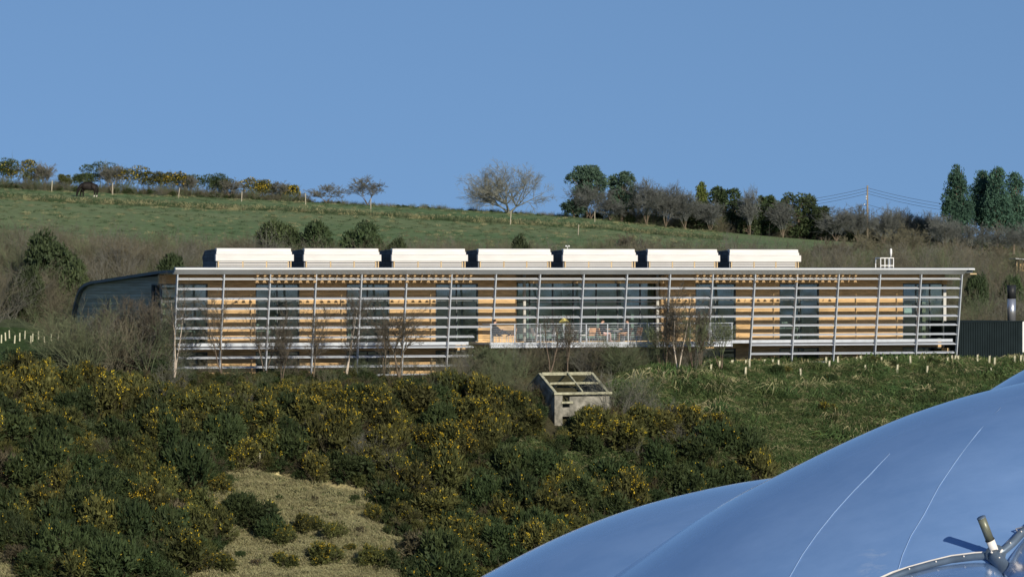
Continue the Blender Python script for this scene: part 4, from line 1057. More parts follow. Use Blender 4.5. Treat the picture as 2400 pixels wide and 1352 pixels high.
birch(520, -3, 4.6, 'slim bare birch before the second screen post', 602, (0, 0), False, 2)
birch(620, -3, 4.2, 'slim bare birch before the third screen post', 603, (0, 0), False, 2)
birch(662, -4, 3.3, 'short bare birch between the third and fourth screen posts', 604, (0, 0), False, 3)
birch(735, -3, 4.0, 'bare dark stemmed birch before the fourth screen post', 605, (0, 0), False, 2)
birch(810, -3.5, 4.3, 'pale stemmed birch midway along the left screens', 606, (.02, 0), True, 2)
birch(900, -2.8, 3.6, 'slim bare birch left of the branching brown tree', 607, (0, 0), False, 2)
birch(1590, -4.2, 4.6, 'white stemmed birch standing before the right end of the balcony', 608, (.0, 0), True, 3, (9, 7, 6))
birch(1560, -3.4, 3.6, 'thin grey birch left of the white stemmed birch', 609, (0, 0), False, 2, (7, 6, 6))
birch(1640, -3.0, 3.4, 'thin grey birch right of the white stemmed birch', 610, (.12, 0), False, 3, (8, 6, 6))
LV3 = [(5, .12, .05, 5, .2, .6, .6, .6, .6), (4, .15, .04, 5, .2, .6, .55, .65, .6), (3, .18, .03, 4, .15, .6, .55, .8, .5), (2, .22, .02, 0, 0, 0, 0, 0, .4)]
bare_tree(1690, -3.4, 742, 110, 'grey green bare shrub tree over the right end of the balcony', 622, 'bark', 'olive_twig', 3, .9, LV3, r0=.04)
bare_tree(1625, -3.2, 725, 100, 'bare shrub tree just right of the white stemmed birch', 624, 'bark', 'olive_twig', 3, .9, LV3, r0=.04)
bare_tree(1550, -3.0, 745, 80, 'bare shrub tree just left of the white stemmed birch', 625, 'bark', 'olive_twig', 3, .9, LV3, r0=.04)
birch(1290, -3.4, 3.6, 'thin bare tree behind the roofless hut', 611, (0, 0), False, 2, (5, 5, 5))
birch(1330, -3.0, 2.9, 'low bare tree just right of the thin one behind the hut', 612, (0, 0), False, 3, (6, 5, 5))
birch(300, .5, 4.0, 'grey leafless tree rising before the gable wall', 613, (0, 0), False, 4, (8, 7, 6))
birch(235, 2.0, 3.6, 'grey leafless tree before the curved back of the gable', 614, (0, 0), False, 4, (8, 7, 6))
birch(345, -1.0, 4.2, 'grey leafless tree before the tall gable window', 615, (0, 0), False, 3, (8, 7, 6))
bare_tree(935, -3.0, 700, 165, 'branching brown tree before the middle of the left screens', 620, 'bark', 'birch_twig', 2, .6, r0=.10)
bare_tree(1150, -3.8, 812, 80, 'grey bushy bare tree at the left end of the balcony', 621, 'bark', 'olive_twig', 4, .8, r0=.05)

# ---- ridge line
ash = bare_tree(1192, 168, 381, 205, 'large lone leafless tree with spreading crown on the skyline', 630, 'ash_bark', 'ash_bark', 4, 1.0, [(5, .12, .05, 7, .15, .75, .6, .62, .6), (4, .16, .03, 7, .1, .7, .62, .66, .6), (4, .18, .02, 6, .1, .6, .6, .9, .4), (3, .2, .0, 0, 0, 0, 0, 0, .3)], r0=.17, trunk=.16, tmin=.009)
def ridge_bush(px, pyt, w, label, kind='rich', v=171, seed=0, cat='bush'):
    """leggy gorse: bare bent stems and a canopy of foliage"""
    x, y, z = hill(px, v); k = F / y; h = (HOR - pyt) / k - z; rad = w / k / 2; t = empty('leggy_gorse', (x, y, z)); tag(t, label, cat, 'gorse and scrub along the ridge hedge')
    r = np.random.RandomState(700 + px); vg = Veg(700 + px); n = 12; D = rdir(r, n, 1.2); P0 = np.zeros((n, 3)); P0[:, 0] = r.randn(n) * rad * .35
    D[:, 0] += .3
    vg.grow(P0, D, np.full(n, h * .85), np.full(n, .035), [(5, .25, .02, 5, .35, .6, .45, .6, .5), (3, .3, .05, 4, .3, .6, .5, .6, .5), (2, .3, .1, 0, 0, 0, 0, 0, .5)], 0); link('stems', vg.take('stems', ['olive_twig']), t)
    lob = [(r.uniform(-rad, rad) * .85, r.randn() * rad * .3, h * r.uniform(.45, .86), rad * r.uniform(.24, .42)) for _ in range(24)]
    P, d = surf_points(r, lob, 2000, .6); P[:, 2] = np.minimum(P[:, 2], h); vg.leaves(P, d + r.randn(len(P), 3) * .4 + [0, 0, .4], .20, .035, 0)
    link('foliage', vg.take('foliage', ['gorse_green' if kind != 'dark' else 'evergreen']), t)
    if kind == 'rich':
        c = r.choice(len(P), 420); C = P[c] + d[c] * .08; vg.leaves(C, rdir(r, len(C)), .13, .06, 0); link('blossom', vg.take('blossom', ['gorse_flower']), t)
    return t
for px, pyt, w, kd, lb in [(2, 365, 70, 'dark', 'dark green hedge tree at the left picture edge of the ridge'), (42, 372, 80, 'rich', 'tall yellow flowering gorse left of the horse'), (85, 390, 50, 'some', 'olive gorse beside the tall yellow one on the ridge'),
                           (228, 378, 72, 'dark', 'dark ivy clad tree on the ridge above the horse'), (195, 402, 40, 'dark', 'low dark bush behind the rump of the horse'), (300, 388, 95, 'rich', 'wide yellow topped gorse right of the horse on the ridge'), (352, 398, 60, 'some', 'leggy olive gorse between two yellow ones on the ridge'),
                           (395, 402, 75, 'rich', 'yellow gorse by the leaning fence post on the ridge'), (432, 408, 40, 'dark', 'small dark bush beside the leaning fence post'), (487, 408, 78, 'dark', 'dark green leggy gorse midway along the ridge hedge'), (518, 418, 50, 'some', 'sparse olive gorse midway along the ridge hedge'),
                           (597, 418, 66, 'rich', 'round bright yellow gorse near the end of the ridge hedge'), (625, 428, 45, 'some', 'olive gorse just right of the round yellow one'), (682, 434, 40, 'rich', 'last small gorse at the right end of the ridge hedge'), (152, 408, 30, 'some', 'little gorse left of the grazing horse')]:
    ridge_bush(px, pyt, w, lb, kd)
for i, (px, pyt, w, lb) in enumerate([(105, 382, 50, 'grey leafless tree between the gorse left of the horse'), (262, 385, 60, 'grey leafless tree leaning over the ridge fence right of the horse'), (445, 412, 40, 'grey leafless sapling by the leaning fence post'),
                                      (540, 418, 55, 'thin leafless tree midway along the ridge hedge'), (655, 425, 50, 'thin leafless tree near the hedge end'), (765, 430, 95, 'low wide leafless bush on the skyline left of the rounded one'), (862, 412, 92, 'rounded leafless bush alone on the skyline')]):
    bare_tree(px, 170, pyt, w, lb, 640 + i, 'bark', 'grey_twig', 4, .8, [(4, .14, .04, 6, .15, .65, .6, .6, .6), (3, .16, .03, 6, .15, .6, .6, .7, .6), (2, .2, .03, 5, .15, .6, .6, .9, .5), (2, .2, 0, 0, 0, 0, 0, 0, .4)], r0=.06)
# hedge bottom along the ridge
def ridge_pts(n, seed, a, c, v0=169.5, v1=173):
    r = np.random.RandomState(seed); px = r.uniform(a, c, n); v = r.uniform(v0, v1, n); y = YV(px, v); x = (px - 1200) / F * y; z = H(x, y); rot = np.zeros((n, 3)); rot[:, 2] = r.rand(n) * 6.28
    return np.stack([x, y, z - .1], 1), rot, r
P1_, R1_, r_ = ridge_pts(620, 6, -60, 720); s1 = .28 + .42 * r_.rand(620)
P2_, R2_, r_ = ridge_pts(500, 7, 700, 1330, 170, 174); s2 = .12 + .22 * r_.rand(500)
P3_, R3_, r_ = ridge_pts(900, 8, 1310, 2480, 170.5, 184); s3 = (.5 + .8 * r_.rand(900)) * np.clip((P3_[:, 0] / P3_[:, 1] * F - 90) / 160, .35, 1)
scatter('hedge_undergrowth', th_p, np.concatenate([P1_, P2_, P3_]), np.concatenate([R1_, R2_, R3_]), np.concatenate([s1, s2, s3]), 6)
# right hand wood
def crown_tree(px, pyt, wpx, label, kind, v=172, seed=1, low=.25, m=None, n=5200, name=None, lean=0):
    x, y, z = hill(px, v); k = F / y; h = (HOR - pyt) / k - z; rad = wpx / k / 2; t = empty(name or 'evergreen_tree', (x, y, z)); tag(t, label, 'tree', 'trees on the right hand ridge')
    r = np.random.RandomState(seed + px); lob = []
    if kind == 'pine':
        for i in range(60):
            zz = h * r.uniform(low, .90); w = rad * (.95 if zz < h * .72 else .95 - (zz / h - .72) * 2.4); lob.append((r.uniform(-w, w) * .85, r.uniform(-w, w) * .7, zz, rad * r.uniform(.16, .32)))
    elif kind == 'round':
        for i in range(60):
            zz = h * r.uniform(low, .86); w = rad * math.sqrt(max(.1, 1 - ((zz / h - .42) / .62) ** 2)); lob.append((r.uniform(-w, w) * .85, r.uniform(-w, w) * .6, zz, rad * r.uniform(.18, .34)))
    else:
        for i in range(75):
            tt = r.rand() ** .9; zz = h * (low + (1 - low) * tt); w = rad * 1.25 * (1 - tt) ** .42 * min(1, .6 + tt * 2); aa = r.rand() * 6.28; rr_ = w * .62 * r.rand() ** .5; lob.append((rr_ * math.cos(aa), rr_ * math.sin(aa), min(zz, h - .35), max(.22, w * r.uniform(.35, .55))))
    vg = Veg(seed + px); P, d = surf_points(r, lob, n, .85 if kind != 'cone' else 1.35); up = .2 if kind != 'cone' else 1.3
    P[:, 2] = np.minimum(P[:, 2], h)
    vg.leaves(P, d + r.randn(n, 3) * .45 + [0, 0, up], .22, .055, 0)
    P2, d2 = surf_points(r, [(a, b_, c, q * .7) for a, b_, c, q in lob], n // 6, 1); vg.leaves(P2, rdir(r, len(P2)), .4, .14, 0)
    link('crown', vg.take('crown', [m or 'pine']), t)
    ends = np.array([(a, b_, c) for a, b_, c, q in lob]); base = np.zeros_like(ends); base[:, 2] = np.minimum(ends[:, 2] * .55, h * .6)
    vg.segs([[0, 0, -.1]], [[0, 0, h * .8]], [.16], [.05]); vg.segs(base, ends, np.full(len(ends), .06), np.full(len(ends), .02)); link('trunk', vg.take('trunk', ['bark']), t)
    return t
crown_tree(1375, 388, 100, 'broad dark pine at the left end of the skyline wood', 'pine', 170, 1, .3)
crown_tree(1345, 470, 60, 'low spreading dark pine bough tree at the wood edge', 'pine', 169, 2, .3, n=1800)
crown_tree(1457, 399, 72, 'second dark pine just right of the broad one', 'pine', 171, 3, .25)
crown_tree(1645, 427, 44, 'yellow green conical conifer among bare trees', 'cone', 174, 4, .2, 'golden_conifer', 2600)
crown_tree(1700, 433, 82, 'dark evergreen tree right of the yellow green conifer', 'round', 173, 5, .1, 'evergreen')
crown_tree(1640, 470, 70, 'low dark evergreen below the yellow green conifer', 'round', 170, 6, .1, 'evergreen', 2600)
crown_tree(1803, 449, 66, 'rounded dark evergreen midway between conifer and pole', 'round', 171, 7, .15, 'evergreen')
crown_tree(1872, 446, 92, 'widest rounded dark evergreen left of the telegraph pole', 'round', 172, 8, .12, 'evergreen')
crown_tree(1755, 478, 50, 'small dark evergreen in front of the pale bare tree', 'round', 170, 9, .1, 'evergreen', 2400)
crown_tree(1925, 478, 50, 'small dark evergreen right of the widest one', 'round', 170, 14, .1, 'evergreen', 2400)
crown_tree(2243, 386, 74, 'tall narrow cypress left of its three neighbours', 'cone', 160, 10, .22, 'cypress', 8000, 'cypress_tree')
crown_tree(2302, 402, 84, 'shorter cypress second from left in the tall clump', 'cone', 163, 11, .25, 'cypress', 7000, 'cypress_tree')
crown_tree(2338, 392, 76, 'slender pointed cypress third in the tall clump', 'cone', 160, 12, .25, 'cypress', 7000, 'cypress_tree')
crown_tree(2376, 404, 84, 'cypress at the right picture edge of the tall clump', 'cone', 161, 13, .2, 'cypress', 7000, 'cypress_tree')
LVT = [(4, .12, .05, 6, .15, .55, .62, .6, .6), (3, .15, .05, 6, .15, .55, .62, .7, .6), (3, .18, .03, 6, .15, .5, .6, .85, .4), (2, .2, 0, 0, 0, 0, 0, 0, .4)]
bt = [(1385, 432, 95, 'bare grey tree before the broad pine'), (1430, 455, 60, 'bare grey tree between the two pines'), (1515, 420, 70, 'tallest bare grey tree right of the pines'), (1560, 432, 75, 'bare grey tree second right of the pines'), (1605, 448, 65, 'bare grey tree left of the yellow green conifer'),
      (1758, 441, 44, 'pale bare tree standing between dark evergreens'), (1665, 470, 60, 'bare brown tree before the conifer'), (1835, 470, 60, 'bare tree between the rounded evergreens'),
      (1960, 486, 80, 'bare hedge tree left of the telegraph pole'), (2010, 480, 70, 'bare hedge tree at the foot of the telegraph pole'), (2070, 484, 80, 'bare hedge tree just right of the telegraph pole'), (2125, 488, 80, 'bare hedge tree midway from pole to cypresses'), (2175, 498, 70, 'bare hedge tree left of the cypresses'), (2215, 505, 60, 'bare hedge tree against the first cypress'),
      (2270, 520, 90, 'bare tree below the first cypress'), (2350, 525, 100, 'bare tree below the right cypresses'), (2405, 520, 80, 'bare tree at the right picture edge')]
base_me = None
for px, w in ((1490, 60), (1535, 60), (1585, 60), (1730, 60), (1780, 50), (1900, 70), (1985, 80), (2045, 80), (2100, 80), (2150, 80), (2195, 70)): bt.append((px, int(np.interp(px, [1490, 1600, 1730, 1900, 2200], [432, 455, 470, 486, 505])), w, 'bare dark tree in the skyline belt, at its %s' % {1490: 'left end by the pines', 1535: 'tall part right of the pines', 1585: 'part left of the conical conifer', 1730: 'part right of the conical conifer', 1780: 'dip between the dark evergreens', 1900: 'part right of the widest evergreen', 1985: 'part left of the telegraph pole', 2045: 'part touching the telegraph pole', 2100: 'part right of the telegraph pole', 2150: 'part before the cypresses', 2195: 'right end by the first cypress'}[px]))
for i, (px, pyt, w, lb) in enumerate(bt): bare_tree(px, (168 if i < 17 else 174) if px < 2200 else 150, pyt, w * 1.15, lb, 660 + i, 'bark', 'ridge_twig', 5, .8, LVT, 'bare trees on the right hand ridge', r0=.06, trunk=.22)
for i, (px, v, pyt, w, lb) in enumerate([(1950, 60, 560, 110, 'spreading bare tree behind the roof right of the last vent'), (2100, 75, 528, 180, 'broad brown leafless tree above the roof railing'), (2010, 80, 545, 130, 'brown leafless tree left of the broad one above the roof'), (2230, 70, 560, 150, 'brown leafless tree above the right end of the roof'),
                                      (1480, 66, 548, 100, 'grey leafless bush behind the fifth rooftop vent'), (1400, 62, 565, 80, 'olive leafless bush behind the fifth rooftop vent'), (2330, 60, 575, 120, 'brown leafless tree above the flue'), (300, 50, 560, 120, 'brown leafless tree behind the left roof slope'), (560, 58, 558, 110, 'brown leafless bush left of the dark round bushes')]):
    bare_tree(px, v, pyt, w, lb, 690 + i, 'bark', 'brown_twig' if i != 5 else 'olive_twig', 5, .9, LVT, 'bare trees behind the building', r0=.05)

# ---- telegraph pole and wires, fence posts
def telegraph():
    x, y, z = hill(2033, 168); k = F / y; h = (HOR - 435) / k - z; t = empty('telegraph_pole', (x, y, z)); tag(t, 'wooden telegraph pole rising from the hedge on the right ridge', 'pole')
    p = PM(); p.tube([(0, 0, -.2), (0, 0, h)], [.11, .08], 8); p.obj('pole', 'pole_wood', t, True)
    for zz, xx in ((h - 1.4, -.12), (h - 1.15, -.12), (h - 2.0, -.32)):
        p = PM(); p.tube([(xx, 0, zz - .07), (xx, 0, zz), (xx, 0, zz + .07)], [.05, .07, .04], 8); p.obj('insulator', 'white_paint', t, True)
    p = PM(); p.tube([(-.36, 0, h - 2.1), (0, 0, h - 2.1)], .025, 6); p.obj('bracket', 'black_metal', t)
    def wire(p0, px1, py1, sag, v1, nm):
        x1, y1 = wxy(px1, v1); z1 = (HOR - py1) / F * y1; pts = []
        for i in range(13):
            s_ = i / 12; pts.append((p0[0] + (x1 - x) * s_, p0[1] + (y1 - y) * s_, p0[2] + (z1 - z - p0[2]) * s_ - sag * 4 * s_ * (1 - s_)))
        w = PM(); w.tube(pts, .016, 4); w.obj('wire', 'wire', t)
    for a, b1, b2 in ((.25, 482, 492), (.55, 489, 500), (.85, 497, 508)):
        wire((0, 0, h - a), 1560, b1 - 5, .9, 172, 'l'); wire((0, 0, h - a), 2440, b2, .7, 168, 'r')
    wire((0, 0, h - 2.0), 1560, 520, .8, 172, 'l'); wire((0, 0, h - 2.0), 2440, 545, .6, 168, 'r')
telegraph()
def stake(px, v, pyt, pyb, label, group, m='post_wood', r=.05, tilt=0, xyz=None, name='fence_post'):
    if xyz: x, y, z = xyz
    else: x, y, z = hill(px, v)
    h = (pyb - pyt) / F * y; p = PM(); p.tube([(0, 0, -.1), (0, 0, h * .5), (0, 0, h)], [r, r * .95, r * .9], 7); o = p.obj(name, m); o.location = (x, y, z); o.rotation_euler = (0, tilt, 0); tag(o, label, 'post', group); return o
for px, v, a, c, lb, tl in [(121, 166, 415, 442, 'wooden fence post on the ridge left of the horse', .05), (264, 166, 422, 450, 'wooden fence post on the ridge right of the horse', 0), (418, 164, 434, 459, 'leaning wooden fence post by the yellow gorse', .12), (566, 164, 445, 468, 'wooden fence post left of the round yellow gorse', .05),
                            (716, 164, 450, 476, 'wooden fence post at the end of the ridge hedge', 0), (869, 160, 463, 489, 'lone pale fence post below the rounded skyline bush', 0), (1196, 140, 500, 532, 'thin post in the field below the lone tree', .06), (1355, 120, 524, 550, 'thin post low in the field right of the lone tree', .05), (1394, 160, 492, 516, 'thick pale post before the pines', 0)]:
    stake(px, v, a, c, lb, 'fence posts across the field', tilt=tl)

# ---- horse
def horse():
    x, y, z = hill(207, 158); k = F / y; t = empty('horse', (x, y, z), R(180 + 8)); tag(t, 'dark brown horse grazing head down on the green field with white hind feet', 'horse')
    N = {'rump': (-.60, 0, 1.10, .33, .38), 'loin': (-.30, 0, 1.08, .34, .38), 'bar': (.05, 0, 1.04, .36, .42), 'che': (.42, 0, 1.06, .34, .38), 'sho': (.62, 0, 1.12, .25, .27),
         'n1': (.80, 0, .98, .29, .18), 'n2': (.93, 0, .74, .23, .14), 'pol': (1.02, 0, .52, .20, .12), 'fac': (1.08, 0, .30, .15, .10), 'muz': (1.10, 0, .10, .10, .07),
         'tl': (-.84, 0, 1.16, .06, .05), 't2': (-.93, 0, .85, .065, .055), 't3': (-.93, 0, .45, .04, .04)}
    E = [('rump', 'loin'), ('loin', 'bar'), ('bar', 'che'), ('che', 'sho'), ('sho', 'n1'), ('n1', 'n2'), ('n2', 'pol'), ('pol', 'fac'), ('fac', 'muz'), ('rump', 'tl'), ('tl', 't2'), ('t2', 't3')]
    for s, dx1, dx2 in ((1, .0, .10), (-1, .22, -.14)):
        y_ = .14 * s; q = 'l' if s > 0 else 'r'
        N['fe' + q] = (.50, y_, .80, .15, .12); N['fk' + q] = (.50 + dx1, y_, .46, .08, .08); N['ff' + q] = (.50 + dx1 * 1.2 - .02, y_, .14, .065, .065); N['fh' + q] = (.53 + dx1 * 1.3, y_, .03, .06, .055)
        E += [('che', 'fe' + q), ('fe' + q, 'fk' + q), ('fk' + q, 'ff' + q), ('ff' + q, 'fh' + q)]
        N['hs' + q] = (-.56, y_, .84, .22, .16); N['hk' + q] = (-.72 + dx2, y_, .52, .095, .09); N['hf' + q] = (-.66 + dx2, y_, .16, .07, .07); N['hh' + q] = (-.62 + dx2, y_, .03, .062, .055)
        E += [('rump', 'hs' + q), ('hs' + q, 'hk' + q), ('hk' + q, 'hf' + q), ('hf' + q, 'hh' + q)]
        N['e' + q] = (1.08, .06 * s, .64, .02, .02); N['e2' + q] = (1.06, .08 * s, .73, .012, .012); E += [('pol', 'e' + q), ('e' + q, 'e2' + q)]
    skin_figure('body', N, E, 'bar', lambda c, v: 1 if (c.x < -.45 and c.x > -.88 and c.z < .20) else 0, ['horse_coat', 'horse_sock'], t)
    v = Veg(9); r = v.r; n = 300; s_ = r.rand(n); P = np.stack([.62 + .48 * s_, r.randn(n) * .02, 1.34 - .62 * s_ ** 1.3], 1); v.leaves(P, np.stack([-.1 + r.randn(n) * .1, r.randn(n) * .5, np.full(n, -1.)], 1), .22, .03); link('mane', v.take('mane', ['horse_mane']), t)
    sc = 35.0 / k / 1.42; t.scale = (sc,) * 3
horse()

# ---- tree guards and stakes on the bank
gl = [(1716, 846, 863), (1746, 838, 850), (1756, 845, 867), (1746, 866, 892), (1790, 838, 853), (1811, 840, 853), (1824, 851, 865), (1877, 868, 894), (1936, 832, 852), (1942, 851, 871), (1963, 837, 858), (2006, 834, 853), (2017, 832, 853), (2033, 832, 852), (2026, 859, 883), (2101, 858, 882), (2065, 834, 852), (2134, 839, 861), (2101, 834, 850), (2155, 835, 850), (2163, 836, 850), (2172, 863, 887), (2185, 834, 850), (2219, 842, 862), (2232, 836, 856), (2237, 836, 856), (2246, 837, 856), (2290, 836, 857), (2317, 837, 858), (2330, 843, 865), (2324, 866, 889), (2377, 839, 862), (2392, 838, 859), (2399, 838, 857), (1662, 845, 864), (1670, 844, 865), (1687, 851, 870), (1665, 859, 879), (1718, 846, 862), (1554, 876, 894), (1522, 865, 883)]
def guard_at(px, pyb):
    x, y, z = slope_at(px, pyb)
    return x, y, z
nearest = {}
for i, (px, a, c) in enumerate(gl):
    x, y, z = slope_at(px, c)
    if y < 240: x, y, z = hill(px, -2.5)
    h = max(.55, (c - a) / F * y * 1.15); t = empty('tree_guard', (x, y, z)); 
    lb = 'pale tree guard tube with stake ' + ('low on the grass bank' if c > 875 else 'on the bank crest before the shed' if px > 2260 else 'on the bank before the wide timber panel' if 1910 < px < 2120 else 'on the bank before the right glazed corner' if px >= 2120 else 'on the bank right of the birches' if px > 1640 else 'beside the white stemmed birch')
    tag(t, lb, 'tree guard', 'tree guards on the grass bank'); tl = rs.uniform(-.09, .09); t.rotation_euler = (rs.uniform(-.05, .05), tl, 0)
    p = PM(); p.tube([(0, 0, -.08), (0, 0, h)], .048, 8, cap=False); p.obj('tube', 'guard_plastic', t, True)
    p = PM(); p.box(.055, .085, -.015, .015, -.08, h + .03); p.obj('stake', 'post_wood', t)
for i, px in enumerate((3, 13, 22, 34, 46, 58, 72, 76, 90, 104, 120, 137)):
    x, y, z = hill(px, 17 + (i % 3)); stake(px, 17, 762, 781, 'pale tree guard stake in the grass left of the gable', 'stakes left of the building', 'guard_plastic', .05, rs.uniform(-.06, .06), (x, y, z), 'guard_stake')
for px, a, c, tl, lb in [(609, 1060, 1102, 0, 'upright pale stake at the top of the dry grass patch'), (703, 1075, 1106, -.45, 'leaning pale stake above the dry grass patch'), (1440, 1015, 1040, 0, 'short pale stump among gorse below the hut'), (37, 822, 836, 0, 'short stake at the left end of the slope crest')]:
    x, y, z = slope_at(px, c + 2); stake(px, 0, a, c, lb, 'stakes on the slope', 'guard_plastic', .035, tl, (x, y, z), 'wooden_stake')
def stones():
    r = random.Random(4)
    for px, py in [(2013, 888), (2020, 884), (2095, 887), (2107, 885), (2173, 892), (2175, 898), (1880, 893), (2336, 892), (2343, 895), (1503, 884), (1508, 880), (1748, 893), (2005, 889)]:
        x, y, z = slope_at(px, py); s_ = r.uniform(.09, .17); V = []; p = PM(); n = 6
        p.tube([(0, 0, -.05), (0, 0, s_ * .4), (.02, 0, s_ * .8)], [s_ * 1.1, s_ * 1.2, s_ * .4], 7)
        p.v = [(a + r.uniform(-.03, .03), b_ + r.uniform(-.03, .03), c + r.uniform(-.02, .02)) for a, b_, c in p.v]
        o = p.obj('stone', 'stone'); o.location = (x, y, z + .02); tag(o, 'small pale stone lying in the grass of the bank', 'stone', 'loose stones on the bank')
stones()
def white_bar():
    x0, y0_, z0 = hill(1478, -2.6); t = empty('low_barrier', (x0, y0_, z0), TH); tag(t, 'low white barrier rail at the foot of the building right of the hut', 'barrier')
    w = S(1521, -2.6) - S(1478, -2.6); zt = ZR(868, 30, -2.6) - z0
    boxo('rail', 'white_paint', 0, w, 0, .06, zt - .07, zt, t)
    for x in (0.02, w * .55, w - .06): boxo('leg', 'post_wood', x, x + .06, .065, .12, -.2, zt - .02 + (.05 if x > w * .9 else 0), t)
white_bar()

# ---- shed, flue, far right roof
def right_things():
    v0 = 1.0; u0 = S(2247, v0); u1 = S(2396, v0); t = empty('steel_shed', on_building(u0, v0, 0), TH); tag(t, 'dark green ribbed steel enclosure right of the office building', 'shed')
    zt = ZR(754, u0, v0); zb_ = ZR(870, u0, v0); w = u1 - u0; p = PM(); p.box(0, w, .05, 5, zb_, zt - .03)
    p.obj('body', 'shed_green', t)
    n = int(w / .17); rb = PM()
    for i in range(n): rb.box(i * .17 + .03, i * .17 + .11, 0, .05, zb_, zt - .05)
    o = rb.obj('ribbing', 'shed_green', t); o['kind'] = 'stuff'
    boxo('top_trim', 'shed_green', -.03, w + .03, -.03, 5.03, zt - .03, zt + .04, t)
    boxo('corner_strip', 'white_paint', w + .01, w + .12, -.02, .1, zb_, zt, t)
    boxo('side_wall', 'shed_green', w + .13, w + 6, 0.03, 5, zb_, zt, t)
    vf = 2.5; uf = S(2371, vf); t = empty('flue', on_building(uf, vf, zt), TH); tag(t, 'silver flue pipe with a black top rising above the dark enclosure', 'chimney')
    z1 = ZR(700, uf, vf) - zt; z2 = ZR(668, uf, vf) - zt
    p = PM(); p.tube([(0, 0, -.1), (0, 0, z1)], .27, 20); p.obj('pipe', 'stainless', t, True)
    p = PM(); p.tube([(0, 0, z1 + .002), (0, 0, z2)], .275, 20); p.obj('cap', 'black_metal', t, True)
    x, y, z = hill(2392, 50); k = F / y; t = empty('far_cabin', (x, y, z)); tag(t, 'small building with thin pale roof partly in view at the right edge', 'building')
    zt = (HOR - 610) / k - z; p = PM(); p.prism([(-.45, zt + .10), (2.5, zt - .15), (2.5, zt - .05), (-.45, zt + .16)], -.5, 4, 'y'); p.obj('roof', 'eave_metal', t)
    boxo('wall', 'larch', -.05, 2.4, .1, 3.6, -.2, zt - .12, t)
    p = PM(); p.tube([(-.3, 0, 0), (-.3, 0, zt + .08)], .07, 8); p.obj('post', 'cream_timber', t)
right_things()

# ---- roofless hut
def hut():
    xh0, yh, zh0 = slope_at(1300, 1003); yh = float(yh) + .2; print('hut', yh); xh = (1300 - 1200) / F * yh; k = F / yh; zt = (HOR - 925) / k; th = R(27)
    t = empty('roofless_hut', (xh, yh, zt), th); tag(t, 'small roofless concrete hut with bare gable and open rafters among the gorse', 'hut')
    L = 3.7; D = 4.1; hz = -3.0; rise = 1.16; tk = .2
    # front wall with door and opening above
    p = PM(); p.box(0, .52, 0, tk, hz, 0); p.obj('front_wall', 'concrete', t)
    p = PM(); p.box(1.0, L, 0, tk, hz, -.12); p.obj('front_wall', 'concrete', t)
    p = PM(); p.box(.522, .998, 0.01, tk, -1.28, -.75); p.obj('door_panel', 'concrete', t)
    boxo('lintel', 'lichen_beam', .44, 1.2, -.05, tk + .02, -.52, -.40, t)
    boxo('wall_plate', 'lichen_beam', -.08, L + .1, -.10, tk + .1, .005, .14, t)
    boxo('back_wall', 'concrete', 0, L, D - tk, D, hz, -.02, t)
    for x in (0, L - tk):
        p = PM(); p.prism([(tk + .005, hz), (D - tk - .005, hz), (D - tk - .005, -.03), (D / 2, rise - .05), (tk + .005, -.03)], x, x + tk, 'x'); p.obj('gable_wall', 'concrete', t)
        for a, b_ in (((-.08, .02), (D / 2, rise)), ((D + .05, -.02), (D / 2, rise))):
            q = PM(); dx = .07; q.prism([(a[0], a[1]), (b_[0], b_[1]), (b_[0], b_[1] + .09), (a[0], a[1] + .09)], x - .02, x + tk - .04, 'x'); q.obj('coping', 'lichen_beam', t)
    boxo('ridge_beam', 'lichen_beam', tk, L - tk, D / 2 - .05, D / 2 + .05, rise - .06, rise + .12, t)
    boxo('purlin', 'lichen_beam', tk, L - tk, D / 4 - .06, D / 4 + .06, rise / 2 + .01, rise / 2 + .13, t)
    for x in (L * .5, ):
        q = PM(); q.prism([(0.1, .12), (D / 2, rise + .06), (D / 2, rise + .16), (0.1, .22)], x, x + .1, 'x'); q.obj('rafter', 'lichen_beam', t)
        q = PM(); q.prism([(D - .1, .1), (D / 2, rise + .06), (D / 2, rise + .16), (D - .1, .2)], x, x + .1, 'x'); q.obj('rafter', 'lichen_beam', t)
hut()

